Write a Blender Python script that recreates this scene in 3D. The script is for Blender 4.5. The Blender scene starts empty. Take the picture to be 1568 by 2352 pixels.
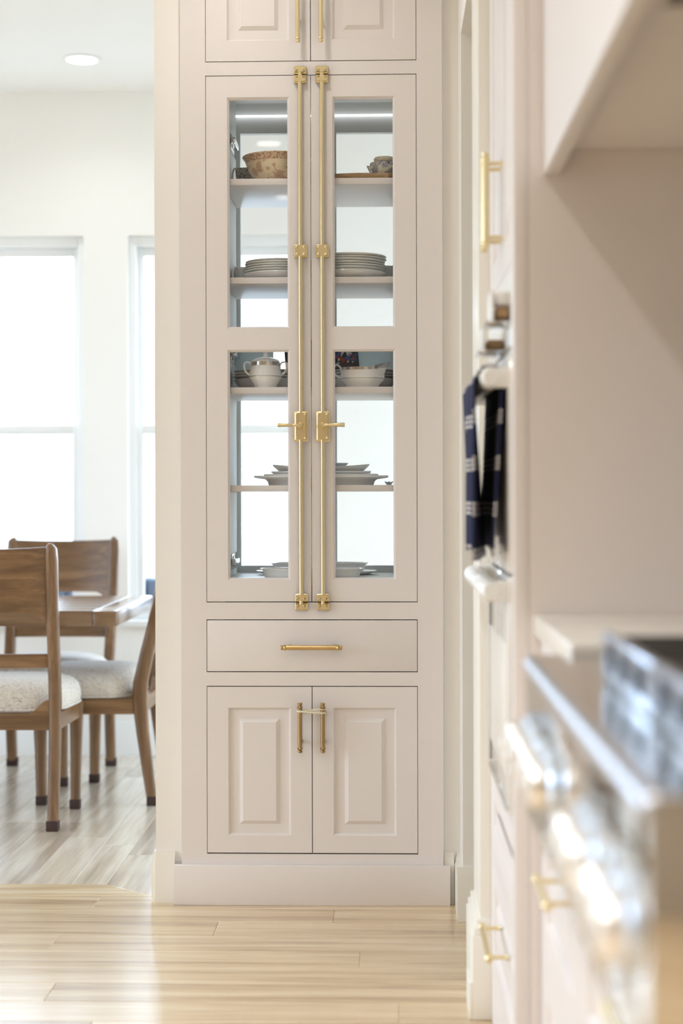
import bpy, bmesh, math, random
from mathutils import Vector, Matrix
random.seed(7)
S = bpy.context.scene
COL = S.collection
PI = math.pi

# ------------------------------------------------------------------ camera
F, VPX, HY, CAMZ = 3700.0, 890.0, 1136.0, 1.19      # focal length in px of the 1568x2352 frame
TH = math.atan((VPX - 784) / F)
RHO = 0.0024
cam_d = bpy.data.cameras.new('camera')
cam = bpy.data.objects.new('camera', cam_d); COL.objects.link(cam)
cam_d.sensor_fit = 'VERTICAL'; cam_d.sensor_height = 36.0; cam_d.sensor_width = 24.0
cam_d.lens = F / 2352 * 36.0
cam_d.shift_y = -(1176 - HY) / 2352
cam_d.clip_start = 0.05; cam_d.clip_end = 200
cam_d.dof.use_dof = True; cam_d.dof.focus_distance = 4.69; cam_d.dof.aperture_fstop = 2.0
cam.matrix_world = Matrix.Translation((0, 0, CAMZ)) @ Matrix.Rotation(TH, 4, 'Z') @ Matrix.Rotation(PI / 2, 4, 'X') @ Matrix.Rotation(-RHO, 4, 'Z')
S.camera = cam

# ------------------------------------------------------------------ world and exposure
W = bpy.data.worlds.new('world'); S.world = W; W.use_nodes = True
wn = W.node_tree.nodes; wn.clear()
wo = wn.new('ShaderNodeOutputWorld'); wb = wn.new('ShaderNodeBackground')
wb.inputs[0].default_value = (0.68, 0.83, 1.0, 1); wb.inputs[1].default_value = 5.3
W.node_tree.links.new(wb.outputs[0], wo.inputs[0])
S.view_settings.view_transform = 'Standard'; S.view_settings.look = 'None'
S.view_settings.gamma = 1.0; S.view_settings.use_curve_mapping = False
S.view_settings.exposure = 0.72
S.cycles.use_denoising = True
try: S.cycles.denoiser = 'OPENIMAGEDENOISE'
except Exception: pass
S.cycles.max_bounces = 12; S.cycles.diffuse_bounces = 6; S.cycles.glossy_bounces = 6
S.cycles.transparent_max_bounces = 24; S.cycles.transmission_bounces = 8
S.cycles.sample_clamp_indirect = 8.0
S.cycles.caustics_reflective = False; S.cycles.caustics_refractive = False

CAN_COL = (1.0, 0.98, 0.96)
DIN_COL = (0.98, 0.985, 1.0)

def portal(name, loc, rot, sx, sy):
    l = bpy.data.lights.new(name, 'AREA'); l.shape = 'RECTANGLE'; l.size = sx; l.size_y = sy
    l.cycles.is_portal = True
    o = bpy.data.objects.new(name, l); COL.objects.link(o); o.location = loc; o.rotation_euler = rot
    return o

CEIL = 3.04
def at(px, py, Y):
    """pixel of the photograph -> (x, z) on the plane at depth Y"""
    u_, v_ = px - 784, HY - py
    u = u_ + RHO * v_; v = v_ - RHO * u_
    t = u / F; c, s = math.cos(TH), math.sin(TH)
    X = Y * (t * c - s) / (c + t * s)
    zc = -X * s + Y * c
    return X, CAMZ + v * zc / F

# ------------------------------------------------------------------ materials
def mat(name, col, rough=0.5, metal=0.0, spec=0.5, coat=0.0, bump=0.0, bscale=200.0, emit=0.0, sheen=0.0):
    m = bpy.data.materials.new(name); m.use_nodes = True
    b = m.node_tree.nodes['Principled BSDF']
    b.inputs['Base Color'].default_value = (*col, 1); b.inputs['Roughness'].default_value = rough
    b.inputs['Metallic'].default_value = metal; b.inputs['Specular IOR Level'].default_value = spec
    if coat: b.inputs['Coat Weight'].default_value = coat; b.inputs['Coat Roughness'].default_value = 0.08
    if sheen: b.inputs['Sheen Weight'].default_value = sheen
    if emit:
        b.inputs['Emission Color'].default_value = (*col, 1); b.inputs['Emission Strength'].default_value = emit
    nt = m.node_tree
    tc = nt.nodes.new('ShaderNodeTexCoord')
    nz = nt.nodes.new('ShaderNodeTexNoise'); nz.inputs['Scale'].default_value = bscale; nz.inputs['Detail'].default_value = 3
    nt.links.new(tc.outputs['Object'], nz.inputs['Vector'])
    if bump:
        bp = nt.nodes.new('ShaderNodeBump'); bp.inputs['Strength'].default_value = bump; bp.inputs['Distance'].default_value = 0.002
        nt.links.new(nz.outputs['Fac'], bp.inputs['Height']); nt.links.new(bp.outputs[0], b.inputs['Normal'])
    else:
        mr = nt.nodes.new('ShaderNodeMapRange')
        mr.inputs['To Min'].default_value = max(0.0, rough - 0.02); mr.inputs['To Max'].default_value = min(1.0, rough + 0.02)
        nt.links.new(nz.outputs['Fac'], mr.inputs['Value']); nt.links.new(mr.outputs[0], b.inputs['Roughness'])
    return m

def sl(r, g, b):
    f = lambda c: (c / 255 / 12.92) if c / 255 <= 0.04045 else ((c / 255 + 0.055) / 1.055) ** 2.4
    return f(r), f(g), f(b)

def ramp(nt, fac, stops):
    r = nt.nodes.new('ShaderNodeValToRGB')
    e = r.color_ramp.elements
    while len(e) < len(stops): e.new(0.5)
    for k, (p, c) in enumerate(stops): e[k].position = p; e[k].color = (*c, 1)
    nt.links.new(fac, r.inputs[0]); return r

def wood(name, cols, axis, scale=1.0, rough=0.35, vary=0.25, coat=0.0, contrast=1.0):
    """streaky wood grain along an object axis, with a tint of its own for each object"""
    m = bpy.data.materials.new(name); m.use_nodes = True; nt = m.node_tree; b = nt.nodes['Principled BSDF']
    L = nt.links.new
    tc = nt.nodes.new('ShaderNodeTexCoord'); oi = nt.nodes.new('ShaderNodeObjectInfo')
    mp = nt.nodes.new('ShaderNodeMapping')
    sc = [16.0 * scale] * 3; sc[axis] = 0.9 * scale
    mp.inputs['Scale'].default_value = sc
    ad = nt.nodes.new('ShaderNodeVectorMath'); ad.operation = 'ADD'
    ml = nt.nodes.new('ShaderNodeVectorMath'); ml.operation = 'SCALE'; ml.inputs[0].default_value = (37.0, 53.0, 71.0)
    L(oi.outputs['Random'], ml.inputs['Scale'])
    L(tc.outputs['Object'], mp.inputs[0]); L(mp.outputs[0], ad.inputs[0]); L(ml.outputs[0], ad.inputs[1])
    n1 = nt.nodes.new('ShaderNodeTexNoise'); n1.inputs['Scale'].default_value = 1.0; n1.inputs['Detail'].default_value = 5; n1.inputs['Distortion'].default_value = 0.6
    n2 = nt.nodes.new('ShaderNodeTexNoise'); n2.inputs['Scale'].default_value = 5.0; n2.inputs['Detail'].default_value = 6
    L(ad.outputs[0], n1.inputs['Vector']); L(ad.outputs[0], n2.inputs['Vector'])
    mx = nt.nodes.new('ShaderNodeMath'); mx.operation = 'MULTIPLY_ADD'; mx.inputs[1].default_value = 0.35
    L(n2.outputs['Fac'], mx.inputs[0]); L(n1.outputs['Fac'], mx.inputs[2])
    sb = nt.nodes.new('ShaderNodeMath'); sb.operation = 'MULTIPLY_ADD'; sb.inputs[1].default_value = vary
    L(oi.outputs['Random'], sb.inputs[0]); L(mx.outputs[0], sb.inputs[2])
    o = 0.175 + vary / 2
    r = ramp(nt, sb.outputs[0], [(0.32 + o, cols[0]), (0.46 + o, cols[1]), (0.58 + o, cols[2]), (0.70 + o, cols[3])])
    L(r.outputs[0], b.inputs['Base Color'])
    bp = nt.nodes.new('ShaderNodeBump'); bp.inputs['Strength'].default_value = 0.06; bp.inputs['Distance'].default_value = 0.002
    L(n2.outputs['Fac'], bp.inputs['Height']); L(bp.outputs[0], b.inputs['Normal'])
    b.inputs['Roughness'].default_value = rough
    if coat: b.inputs['Coat Weight'].default_value = coat; b.inputs['Coat Roughness'].default_value = rough; b.inputs['Coat IOR'].default_value = 1.85
    return m

def glass(name, tint=(1, 1, 1), ior=1.45, gl=1.0):
    m = bpy.data.materials.new(name); m.use_nodes = True; nt = m.node_tree; nt.nodes.clear()
    o = nt.nodes.new('ShaderNodeOutputMaterial'); t = nt.nodes.new('ShaderNodeBsdfTransparent'); g = nt.nodes.new('ShaderNodeBsdfGlossy')
    t.inputs[0].default_value = (*tint, 1); g.inputs['Roughness'].default_value = 0.01; g.inputs[0].default_value = (gl, gl, gl, 1)
    f = nt.nodes.new('ShaderNodeFresnel'); f.inputs[0].default_value = ior
    mx = nt.nodes.new('ShaderNodeMixShader')
    ge = nt.nodes.new('ShaderNodeNewGeometry'); iv = nt.nodes.new('ShaderNodeMath'); iv.operation = 'SUBTRACT'; iv.inputs[0].default_value = 1.0
    mu = nt.nodes.new('ShaderNodeMath'); mu.operation = 'MULTIPLY'
    nt.links.new(ge.outputs['Backfacing'], iv.inputs[1]); nt.links.new(f.outputs[0], mu.inputs[0]); nt.links.new(iv.outputs[0], mu.inputs[1])
    nt.links.new(mu.outputs[0], mx.inputs[0]); nt.links.new(t.outputs[0], mx.inputs[1]); nt.links.new(g.outputs[0], mx.inputs[2])
    nt.links.new(mx.outputs[0], o.inputs[0]); return m

M = {}
M['cab'] = mat('cabinet_paint', (0.79, 0.738, 0.72), 0.38, spec=0.4, bump=0.02, bscale=350)
M['inside'] = mat('cabinet_interior_laminate', (0.66, 0.68, 0.665), 0.5)  # cabinet paint greyed to put the backlit interior shade into its colour
M['wall'] = mat('wall_paint', (0.86, 0.835, 0.795), 0.7, bump=0.05, bscale=260)
M['taupe'] = mat('taupe_wall_paint', (0.42, 0.36, 0.29), 0.7, bump=0.05, bscale=260)  # unseen kitchen walls, darkened to cut bounce light
M['dwall'] = mat('dining_wall_paint', (0.89, 0.88, 0.85), 0.7, bump=0.05, bscale=260)
M['trim'] = mat('trim_paint', (0.85, 0.82, 0.75), 0.35)
M['wtrim'] = mat('window_trim_paint', (0.86, 0.87, 0.87), 0.4)
M['ceil'] = mat('ceiling_paint', (0.86, 0.86, 0.85), 0.8, bump=0.03)
M['brass'] = mat('satin_brass', (0.80, 0.67, 0.40), 0.34, metal=1.0)
M['bronze'] = mat('aged_brass', (0.58, 0.41, 0.19), 0.30, metal=1.0)
M['dbronze'] = mat('dark_aged_brass', (0.42, 0.29, 0.14), 0.30, metal=1.0)  # aged brass darkened for the dark floor it reflects
M['chrome'] = mat('chrome', (0.75, 0.76, 0.77), 0.12, metal=1.0)
M['steel'] = mat('polished_steel', (0.62, 0.59, 0.55), 0.06, metal=1.0)
M['brushed'] = mat('brushed_top', (0.60, 0.56, 0.50), 0.15, metal=1.0)  # steel warmed to put the beige reflection into its colour
M['gsteel'] = mat('grate_side_steel', (0.50, 0.56, 0.66), 0.25, metal=1.0)  # pale blue paints the window reflection on the grate sides
M['bull'] = mat('brushed_steel', (0.70, 0.74, 0.82), 0.22, metal=1.0)  # brushed steel tinted blue for the window reflection along the bullnose
M['bezelm'] = mat('blue_steel', (0.66, 0.73, 0.83), 0.28, metal=1.0)  # bezel steel whose blue is the painted window reflection
M['knob'] = mat('knob_steel', (0.88, 0.86, 0.82), 0.30, metal=1.0)
M['iron'] = mat('glossy_cast_iron', (0.02, 0.021, 0.023), 0.25, spec=0.6)
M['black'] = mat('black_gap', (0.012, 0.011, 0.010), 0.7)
M['white'] = mat('white_china', (0.93, 0.925, 0.91), 0.10, spec=0.5)
M['stone'] = mat('grey_stoneware', (0.88, 0.88, 0.86), 0.16, spec=0.5)
M['silver'] = mat('silver_band', (0.62, 0.58, 0.53), 0.22, metal=1.0)
M['app'] = mat('white_appliance_enamel', (0.80, 0.79, 0.76), 0.30)
M['appd'] = mat('glossy_white_enamel', (0.78, 0.75, 0.71), 0.10, coat=0.6)
M['cap'] = mat('brown_felt_cap', (0.045, 0.022, 0.017), 0.7)
M['quartz'] = mat('white_quartz', (0.82, 0.78, 0.72), 0.22)
M['rubber'] = mat('cream_rubber', (0.78, 0.72, 0.58), 0.6)
M['lamp'] = mat('lamp_lens', (1.0, 0.95, 0.86), 0.5, emit=9.0)
M['led'] = mat('led_strip_lens', (0.95, 0.97, 1.0), 0.5, emit=1.15)
M['glass'] = glass('cabinet_glass', (0.972, 0.977, 0.979), 1.42)
M['wglass'] = glass('window_glass', (0.98, 0.985, 0.985), 1.3)
M['fence'] = mat('dark_slate_wall', (0.035, 0.045, 0.065), 0.8)
M['ground'] = mat('outdoor_ground', (0.35, 0.34, 0.32), 0.9, bump=0.2, bscale=20)
M['navy'] = mat('cover_navy', (0.012, 0.014, 0.028), 0.3)
M['pred'] = mat('print_red', (0.42, 0.05, 0.035), 0.35)
M['pblue'] = mat('print_blue', (0.05, 0.10, 0.30), 0.35)
M['pwhite'] = mat('print_white', (0.75, 0.75, 0.76), 0.35)
M['crystal'] = mat('cut_crystal', (0.55, 0.62, 0.64), 0.06, spec=0.9); M['crystal'].node_tree.nodes['Principled BSDF'].inputs['Alpha'].default_value = 0.62
OAK = [sl(180, 152, 114), sl(210, 184, 144), sl(222, 198, 160), sl(234, 214, 181)]
M['oak_x'] = wood('oak_plank_lengthwise', OAK, 0, rough=0.24, vary=0.12, coat=0.9)
OAKD = [sl(178, 163, 144), sl(205, 191, 170), sl(217, 205, 186), sl(229, 219, 202)]
M['oak_y'] = wood('oak_plank_depthwise', OAKD, 1, rough=0.24, vary=0.16, coat=0.9)
WAL = [sl(98, 72, 50), sl(116, 87, 60), sl(128, 97, 68), sl(146, 114, 82)]
M['walnut_z'] = wood('walnut_upright', WAL, 2, scale=1.6, rough=0.32, vary=0.06)
M['walnut_x'] = wood('walnut_crosswise', WAL, 0, scale=1.6, rough=0.32, vary=0.06)
M['walnut_y'] = wood('walnut_depthwise', WAL, 1, scale=1.6, rough=0.32, vary=0.06)
M['table'] = wood('polished_walnut', WAL, 0, scale=1.2, rough=0.24, vary=0.06, coat=1.0)
M['tray'] = wood('olive_wood', [sl(96, 70, 44), sl(150, 118, 82), sl(176, 146, 106), sl(196, 168, 128)], 0, scale=2.5, rough=0.4, vary=0.05)

def fabric(name):
    m = mat(name, (0.62, 0.57, 0.50), 0.95, sheen=0.3); nt = m.node_tree; b = nt.nodes['Principled BSDF']; L = nt.links.new
    tc = nt.nodes.new('ShaderNodeTexCoord')
    fac = None
    for sc in ((60, 420, 200), (420, 60, 200)):
        mp = nt.nodes.new('ShaderNodeMapping'); mp.inputs['Scale'].default_value = sc
        n = nt.nodes.new('ShaderNodeTexNoise'); n.inputs['Scale'].default_value = 1.0; n.inputs['Detail'].default_value = 3
        L(tc.outputs['Object'], mp.inputs[0]); L(mp.outputs[0], n.inputs['Vector'])
        if fac is None: fac = n.outputs['Fac']
        else:
            mn = nt.nodes.new('ShaderNodeMath'); mn.operation = 'MINIMUM'; L(fac, mn.inputs[0]); L(n.outputs['Fac'], mn.inputs[1]); fac = mn.outputs[0]
    r = ramp(nt, fac, [(0.27, (0.20, 0.17, 0.14)), (0.38, (0.56, 0.51, 0.45)), (0.50, (0.70, 0.65, 0.58))])
    L(r.outputs[0], b.inputs['Base Color'])
    bp = nt.nodes.new('ShaderNodeBump'); bp.inputs['Strength'].default_value = 0.4; bp.inputs['Distance'].default_value = 0.002
    L(fac, bp.inputs['Height']); L(bp.outputs[0], b.inputs['Normal'])
    return m
M['fabric'] = fabric('cream_tweed')

def transfer(name, ground, ink, zr, thr=0.5, bandcol=None):
    """transfer-printed china: a dense rim band over scattered tree blots; z range zr in object space"""
    m = mat(name, ground, 0.12); nt = m.node_tree; b = nt.nodes['Principled BSDF']; L = nt.links.new
    tc = nt.nodes.new('ShaderNodeTexCoord'); sp = nt.nodes.new('ShaderNodeSeparateXYZ'); L(tc.outputs['Object'], sp.inputs[0])
    n1 = nt.nodes.new('ShaderNodeTexNoise'); n1.inputs['Scale'].default_value = 46; n1.inputs['Detail'].default_value = 5
    n2 = nt.nodes.new('ShaderNodeTexNoise'); n2.inputs['Scale'].default_value = 150; n2.inputs['Detail'].default_value = 3
    vo = nt.nodes.new('ShaderNodeTexVoronoi'); vo.inputs['Scale'].default_value = 130
    for n in (n1, n2, vo): L(tc.outputs['Object'], n.inputs['Vector'])
    t = nt.nodes.new('ShaderNodeMapRange'); t.inputs['From Min'].default_value = zr[0]; t.inputs['From Max'].default_value = zr[1]
    L(sp.outputs['Z'], t.inputs['Value'])
    # tree blots, thicker low down
    k = nt.nodes.new('ShaderNodeMath'); k.operation = 'MULTIPLY_ADD'; k.inputs[1].default_value = -0.12
    L(t.outputs[0], k.inputs[0]); L(n1.outputs['Fac'], k.inputs[2])
    blot = nt.nodes.new('ShaderNodeMapRange'); blot.inputs['From Min'].default_value = thr - 0.01; blot.inputs['From Max'].default_value = thr + 0.015
    L(k.outputs[0], blot.inputs['Value'])
    vein = nt.nodes.new('ShaderNodeMapRange'); vein.inputs['From Min'].default_value = 0.30; vein.inputs['From Max'].default_value = 0.36
    vein.inputs['To Min'].default_value = 1.0; vein.inputs['To Max'].default_value = 0.55
    L(n2.outputs['Fac'], vein.inputs['Value'])
    bv = nt.nodes.new('ShaderNodeMath'); bv.operation = 'MULTIPLY'; L(blot.outputs[0], bv.inputs[0]); L(vein.outputs[0], bv.inputs[1])
    band = nt.nodes.new('ShaderNodeMapRange'); band.inputs['From Min'].default_value = 0.70; band.inputs['From Max'].default_value = 0.72
    L(t.outputs[0], band.inputs['Value'])
    pat = nt.nodes.new('ShaderNodeMapRange'); pat.inputs['From Min'].default_value = 0.25; pat.inputs['From Max'].default_value = 0.55
    pat.inputs['To Min'].default_value = 0.95; pat.inputs['To Max'].default_value = 0.35
    L(vo.outputs['Distance'], pat.inputs['Value'])
    mxf = nt.nodes.new('ShaderNodeMix'); mxf.data_type = 'FLOAT'
    L(band.outputs[0], mxf.inputs[0]); L(bv.outputs[0], mxf.inputs[2]); L(pat.outputs[0], mxf.inputs[3])
    mc = nt.nodes.new('ShaderNodeMix'); mc.data_type = 'RGBA'
    mc.inputs[6].default_value = (*ground, 1); mc.inputs[7].default_value = (*ink, 1)
    L(mxf.outputs[0], mc.inputs[0]); L(mc.outputs[2], b.inputs['Base Color'])
    return m
M['redware'] = transfer('red_transferware', (0.74, 0.62, 0.42), (0.36, 0.13, 0.08), (0.0, 0.088), 0.47)
M['blueware'] = transfer('blue_transferware', (0.68, 0.63, 0.50), (0.045, 0.06, 0.20), (0.0, 0.05), 0.46)
def frosted():
    m = mat('frosted_acrylic', (0.72, 0.77, 0.77), 0.5); nt = m.node_tree
    tr = nt.nodes.new('ShaderNodeBsdfTranslucent'); tr.inputs[0].default_value = (0.55, 0.60, 0.60, 1)
    mx = nt.nodes.new('ShaderNodeMixShader'); mx.inputs[0].default_value = 0.5
    nt.links.new(nt.nodes['Principled BSDF'].outputs[0], mx.inputs[1]); nt.links.new(tr.outputs[0], mx.inputs[2])
    nt.links.new(mx.outputs[0], nt.nodes['Material Output'].inputs[0]); return m
M['frost'] = frosted()
M['cream'] = mat('cream_glaze', (0.58, 0.51, 0.38), 0.14)

def towel_mat():
    m = mat('navy_towel', (0.006, 0.007, 0.03), 0.95); nt = m.node_tree; b = nt.nodes['Principled BSDF']; L = nt.links.new
    tc = nt.nodes.new('ShaderNodeTexCoord'); sp = nt.nodes.new('ShaderNodeSeparateXYZ'); L(tc.outputs['Object'], sp.inputs[0])
    def fn(op, a, bv=None):
        n = nt.nodes.new('ShaderNodeMath'); n.operation = op
        for i, v in enumerate((a, bv)):
            if v is None: continue
            if isinstance(v, (int, float)): n.inputs[i].default_value = v
            else: L(v, n.inputs[i])
        return n.outputs[0]
    p = fn('MODULO', fn('ADD', sp.outputs['Z'], 10.03), 0.086)
    inb = fn('LESS_THAN', p, 0.027)
    line = fn('LESS_THAN', fn('MODULO', p, 0.0095), 0.0055)
    dash = fn('LESS_THAN', fn('MODULO', fn('ADD', sp.outputs['Y'], 10.0), 0.030), 0.021)
    f = fn('MULTIPLY', fn('MULTIPLY', inb, line), dash)
    mc = nt.nodes.new('ShaderNodeMix'); mc.data_type = 'RGBA'
    mc.inputs[6].default_value = (0.005, 0.007, 0.042, 1); mc.inputs[7].default_value = (0.62, 0.58, 0.55, 1)
    L(f, mc.inputs[0]); L(mc.outputs[2], b.inputs['Base Color'])
    return m
M['towel'] = towel_mat()

# ------------------------------------------------------------------ mesh helpers
def quad(b, pts):
    return b.faces.new([b.verts.new(p) for p in pts])

def box(b, x0, x1, y0, y1, z0, z1, bev=0.0, seg=2, mp=None):
    x0, x1 = sorted((x0, x1)); y0, y1 = sorted((y0, y1)); z0, z1 = sorted((z0, z1))
    t = bmesh.new()
    vs = [t.verts.new((x, y, z)) for x in (x0, x1) for y in (y0, y1) for z in (z0, z1)]
    for f in ((0, 1, 3, 2), (4, 6, 7, 5), (0, 4, 5, 1), (2, 3, 7, 6), (0, 2, 6, 4), (1, 5, 7, 3)):
        t.faces.new([vs[i] for i in f])
    if bev: bmesh.ops.bevel(t, geom=t.edges[:], offset=bev, segments=seg, profile=0.5, affect='EDGES')
    merge(b, t, mp)

def merge(b, t, mp=None):
    t.verts.index_update()
    nv = [b.verts.new(mp(v.co) if mp else v.co) for v in t.verts]
    for f in t.faces:
        try: b.faces.new([nv[v.index] for v in f.verts])
        except ValueError: pass
    t.free()

def lathe(b, prof, seg=32, c=(0, 0, 0), ax='z', sx=1.0, sy=1.0, mp=None):
    """revolve (r, h) pairs; r = 0 closes"""
    rings = []
    for r, h in prof:
        ring = []
        n = 1 if r == 0 else seg
        for i in range(n):
            a = 2 * PI * i / seg
            p, q = r * math.cos(a) * sx, r * math.sin(a) * sy
            v = {'z': (p, q, h), 'x': (h, p, q), 'y': (p, h, q)}[ax]
            v = Vector(v) + Vector(c)
            ring.append(b.verts.new(mp(v) if mp else v))
        rings.append(ring)
    for A, B in zip(rings, rings[1:]):
        for i in range(seg):
            j = (i + 1) % seg
            f = [A[i % len(A)], A[j % len(A)], B[j % len(B)], B[i % len(B)]]
            g = []
            for v in f:
                if v not in g: g.append(v)
            if len(g) > 2:
                try: b.faces.new(g)
                except ValueError: pass
    for R in (rings[0], rings[-1]):
        if len(R) > 2:
            try: b.faces.new(R)
            except ValueError: pass

def tube(b, pts, r, seg=12, closed=False, sq=1.0):
    pts = [Vector(p) for p in pts]; n = len(pts)
    rr = r if hasattr(r, '__len__') else [r] * n
    rings = []; up = None
    for i, p in enumerate(pts):
        if closed: d = pts[(i + 1) % n] - pts[i - 1]
        else: d = pts[min(i + 1, n - 1)] - pts[max(i - 1, 0)]
        d.normalize()
        if up is None: up = Vector((0, 0, 1)) if abs(d.z) < 0.9 else Vector((1, 0, 0))
        s = d.cross(up); s.normalize(); up = s.cross(d); up.normalize()
        rings.append([b.verts.new(p + (s * math.cos(2 * PI * k / seg) + up * sq * math.sin(2 * PI * k / seg)) * rr[i]) for k in range(seg)])
    m = n if closed else n - 1
    for i in range(m):
        A, B = rings[i], rings[(i + 1) % n]
        for k in range(seg):
            b.faces.new([A[k], A[(k + 1) % seg], B[(k + 1) % seg], B[k]])
    if not closed: b.faces.new(rings[0]); b.faces.new(rings[-1])

def loft(b, rings, caps=True):
    R = [[b.verts.new(p) for p in r] for r in rings]
    n = len(R[0])
    for A, B in zip(R, R[1:]):
        for k in range(n): b.faces.new([A[k], A[(k + 1) % n], B[(k + 1) % n], B[k]])
    if caps: b.faces.new(R[0]); b.faces.new(R[-1])

def prism(b, poly, h0, h1, mp):
    """extrude a 2D polygon between h0 and h1; mp(u, v, h) -> point"""
    A = [b.verts.new(mp(u, v, h0)) for u, v in poly]; B = [b.verts.new(mp(u, v, h1)) for u, v in poly]
    n = len(poly)
    for k in range(n): b.faces.new([A[k], A[(k + 1) % n], B[(k + 1) % n], B[k]])
    b.faces.new(A); b.faces.new(B)

def mesh(name, b, m, angle=35):
    bmesh.ops.recalc_face_normals(b, faces=b.faces[:])
    me = bpy.data.meshes.new(name); b.to_mesh(me); b.free()
    me.materials.append(m)
    me.polygons.foreach_set('use_smooth', [True] * len(me.polygons))
    me.set_sharp_from_angle(angle=math.radians(angle))
    return me

def obj(name, b, m, parent=None, angle=35):
    me = b if isinstance(b, bpy.types.Mesh) else mesh(name, b, m, angle)
    o = bpy.data.objects.new(name, me); COL.objects.link(o)
    if parent is not None:
        o.parent = parent
        if parent.type == 'EMPTY' and parent.get('world_parts'):
            o.matrix_parent_inverse = Matrix.Translation(-Vector(parent.location))
    return o

def tag(o, label, cat, group=None):
    o['label'] = label; o['category'] = cat
    if group: o['group'] = group
    return o

def thing(name, label, cat, loc=(0, 0, 0), rz=0.0, group=None, world=True):
    """an Empty at the thing's base; with world=True its parts are modelled in room coordinates"""
    o = bpy.data.objects.new(name, None); COL.objects.link(o); o.empty_display_size = 0.05
    o.location = loc; o.rotation_euler = (0, 0, rz)
    if world: o['world_parts'] = 1
    return tag(o, label, cat, group)

def struct(name, b, m, parent=None):
    o = obj(name, b, m, parent)
    if parent is None: o['kind'] = 'structure'
    return o

def dup(root, loc, rz=None, label=None, scale=None):
    r = root.copy(); COL.objects.link(r); r.location = loc
    if rz is not None: r.rotation_euler = (0, 0, rz)
    if scale: r.scale = scale
    if label: r['label'] = label
    for ch in list(root.children):
        c = ch.copy(); COL.objects.link(c); c.parent = r
        for g in list(ch.children):
            d = g.copy(); COL.objects.link(d); d.parent = c
    return r

def rings(b, mp, u0, u1, v0, v1, rs, cap=True, back=None):
    """nested rectangles (inset, w); a shaped recess or a raised field"""
    R = []
    for ins, w in rs:
        R.append([b.verts.new(mp(*p)) for p in ((u0 + ins, v0 + ins, w), (u1 - ins, v0 + ins, w), (u1 - ins, v1 - ins, w), (u0 + ins, v1 - ins, w))])
    for A, B in zip(R, R[1:]):
        for k in range(4): b.faces.new([A[k], A[(k + 1) % 4], B[(k + 1) % 4], B[k]])
    if cap: b.faces.new(R[-1])

def mbox(b, mp, u0, u1, v0, v1, w0, w1, bev=0.0):
    t = bmesh.new(); box(t, u0, u1, v0, v1, w0, w1, bev)
    merge(b, t, lambda co: mp(co.x, co.y, co.z))

RAISED = [(0, 0), (0.0045, -0.006), (0.0055, -0.0095), (0.032, -0.0095), (0.043, -0.001)]
GLAZED = [(0, 0), (0.006, -0.007), (0.006, -0.021)]
def door_mesh(b, mp, u0, u1, v0, v1, th, stile, holes, shape, cap=True):
    """framed door: stiles, rails and shaped openings; holes = list of (v0, v1)"""
    mbox(b, mp, u0, u0 + stile, v0, v1, -th, 0); mbox(b, mp, u1 - stile, u1, v0, v1, -th, 0)
    edges = [v0] + [e for h in holes for e in h] + [v1]
    for k in range(0, len(edges), 2): mbox(b, mp, u0 + stile, u1 - stile, edges[k], edges[k + 1], -th, 0)
    for h in holes: rings(b, mp, u0 + stile, u1 - stile, h[0], h[1], shape, cap)

def bar_pull(b, mp, c, length, axis, r=0.0068, stand=0.03, inset=0.028):
    """round bar pull with turned ends on two posts; mp(u, v, w); axis 'u' or 'v'"""
    h = length / 2
    prof = [(0, -h), (r * 0.75, -h + 0.0005), (r * 1.05, -h + 0.003), (r * 1.0, -h + 0.006), (r * 0.78, -h + 0.0075), (r * 0.78, -h + 0.009),
            (r * 1.1, -h + 0.011), (r * 1.22, -h + 0.013), (r * 1.1, -h + 0.0152), (r * 0.94, -h + 0.0165)]
    prof = prof + [(q, -z) for q, z in reversed(prof)]
    f = (lambda v: mp(c[0] + v.z, c[1] + v.x, stand + v.y)) if axis == 'u' else (lambda v: mp(c[0] + v.x, c[1] + v.z, stand + v.y))
    lathe(b, prof, 16, mp=f)
    for s in (-1, 1):
        k = s * (h - inset)
        cu, cv = (c[0] + k, c[1]) if axis == 'u' else (c[0], c[1] + k)
        g = lambda v: mp(cu + v.x, cv + v.y, v.z)
        lathe(b, [(r * 0.95, 0), (r * 0.95, 0.002), (r * 0.62, 0.004), (r * 0.62, stand)], 12, mp=g)

# ------------------------------------------------------------------ room shell
YW = 7.36                 # window wall
YF = 4.68                 # cabinet face
XL, YB, XR = -4.6, -3.4, 0.92
DIV0, DIV1 = 4.70, 5.12   # partition behind and beside the cabinet

# floor: a slab with planks as its parts
b = bmesh.new(); box(b, XL - 0.2, 1.9, YB - 0.2, YW + 0.2, -0.12, -0.004)
floor = struct('floor', b, M['oak_x'])
GAP = 0.0006
def plank(x0, x1, y0, y1, m, poly=None):
    b = bmesh.new(); w, d = x1 - x0 - GAP, y1 - y0 - GAP
    t = bmesh.new()
    if poly:
        prism(t, [(u - (x0 + x1) / 2, v - (y0 + y1) / 2) for u, v in poly], -0.005, 0.0, lambda u, v, h: (u, v, h)); bmesh.ops.recalc_face_normals(t, faces=t.faces[:])
    else: box(t, -w / 2, w / 2, -d / 2, d / 2, -0.005, 0.0)
    top = [e for e in t.edges if all(v.co.z > -0.001 for v in e.verts)]
    bmesh.ops.bevel(t, geom=top, offset=0.0011, segments=1, affect='EDGES')
    merge(b, t)
    o = obj('plank', b, m, floor); o.location = ((x0 + x1) / 2, (y0 + y1) / 2, 0)
PW = 0.142
EDGE = 4.905
rows = 0
y = EDGE
ends = {0: (-1.27, 0.13), 1: (-0.853, 0.36), 2: (-0.155, 1.15), 3: (-0.475,), 4: (0.245,), 5: (-0.075,), 6: (-1.2, 0.3)}
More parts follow.
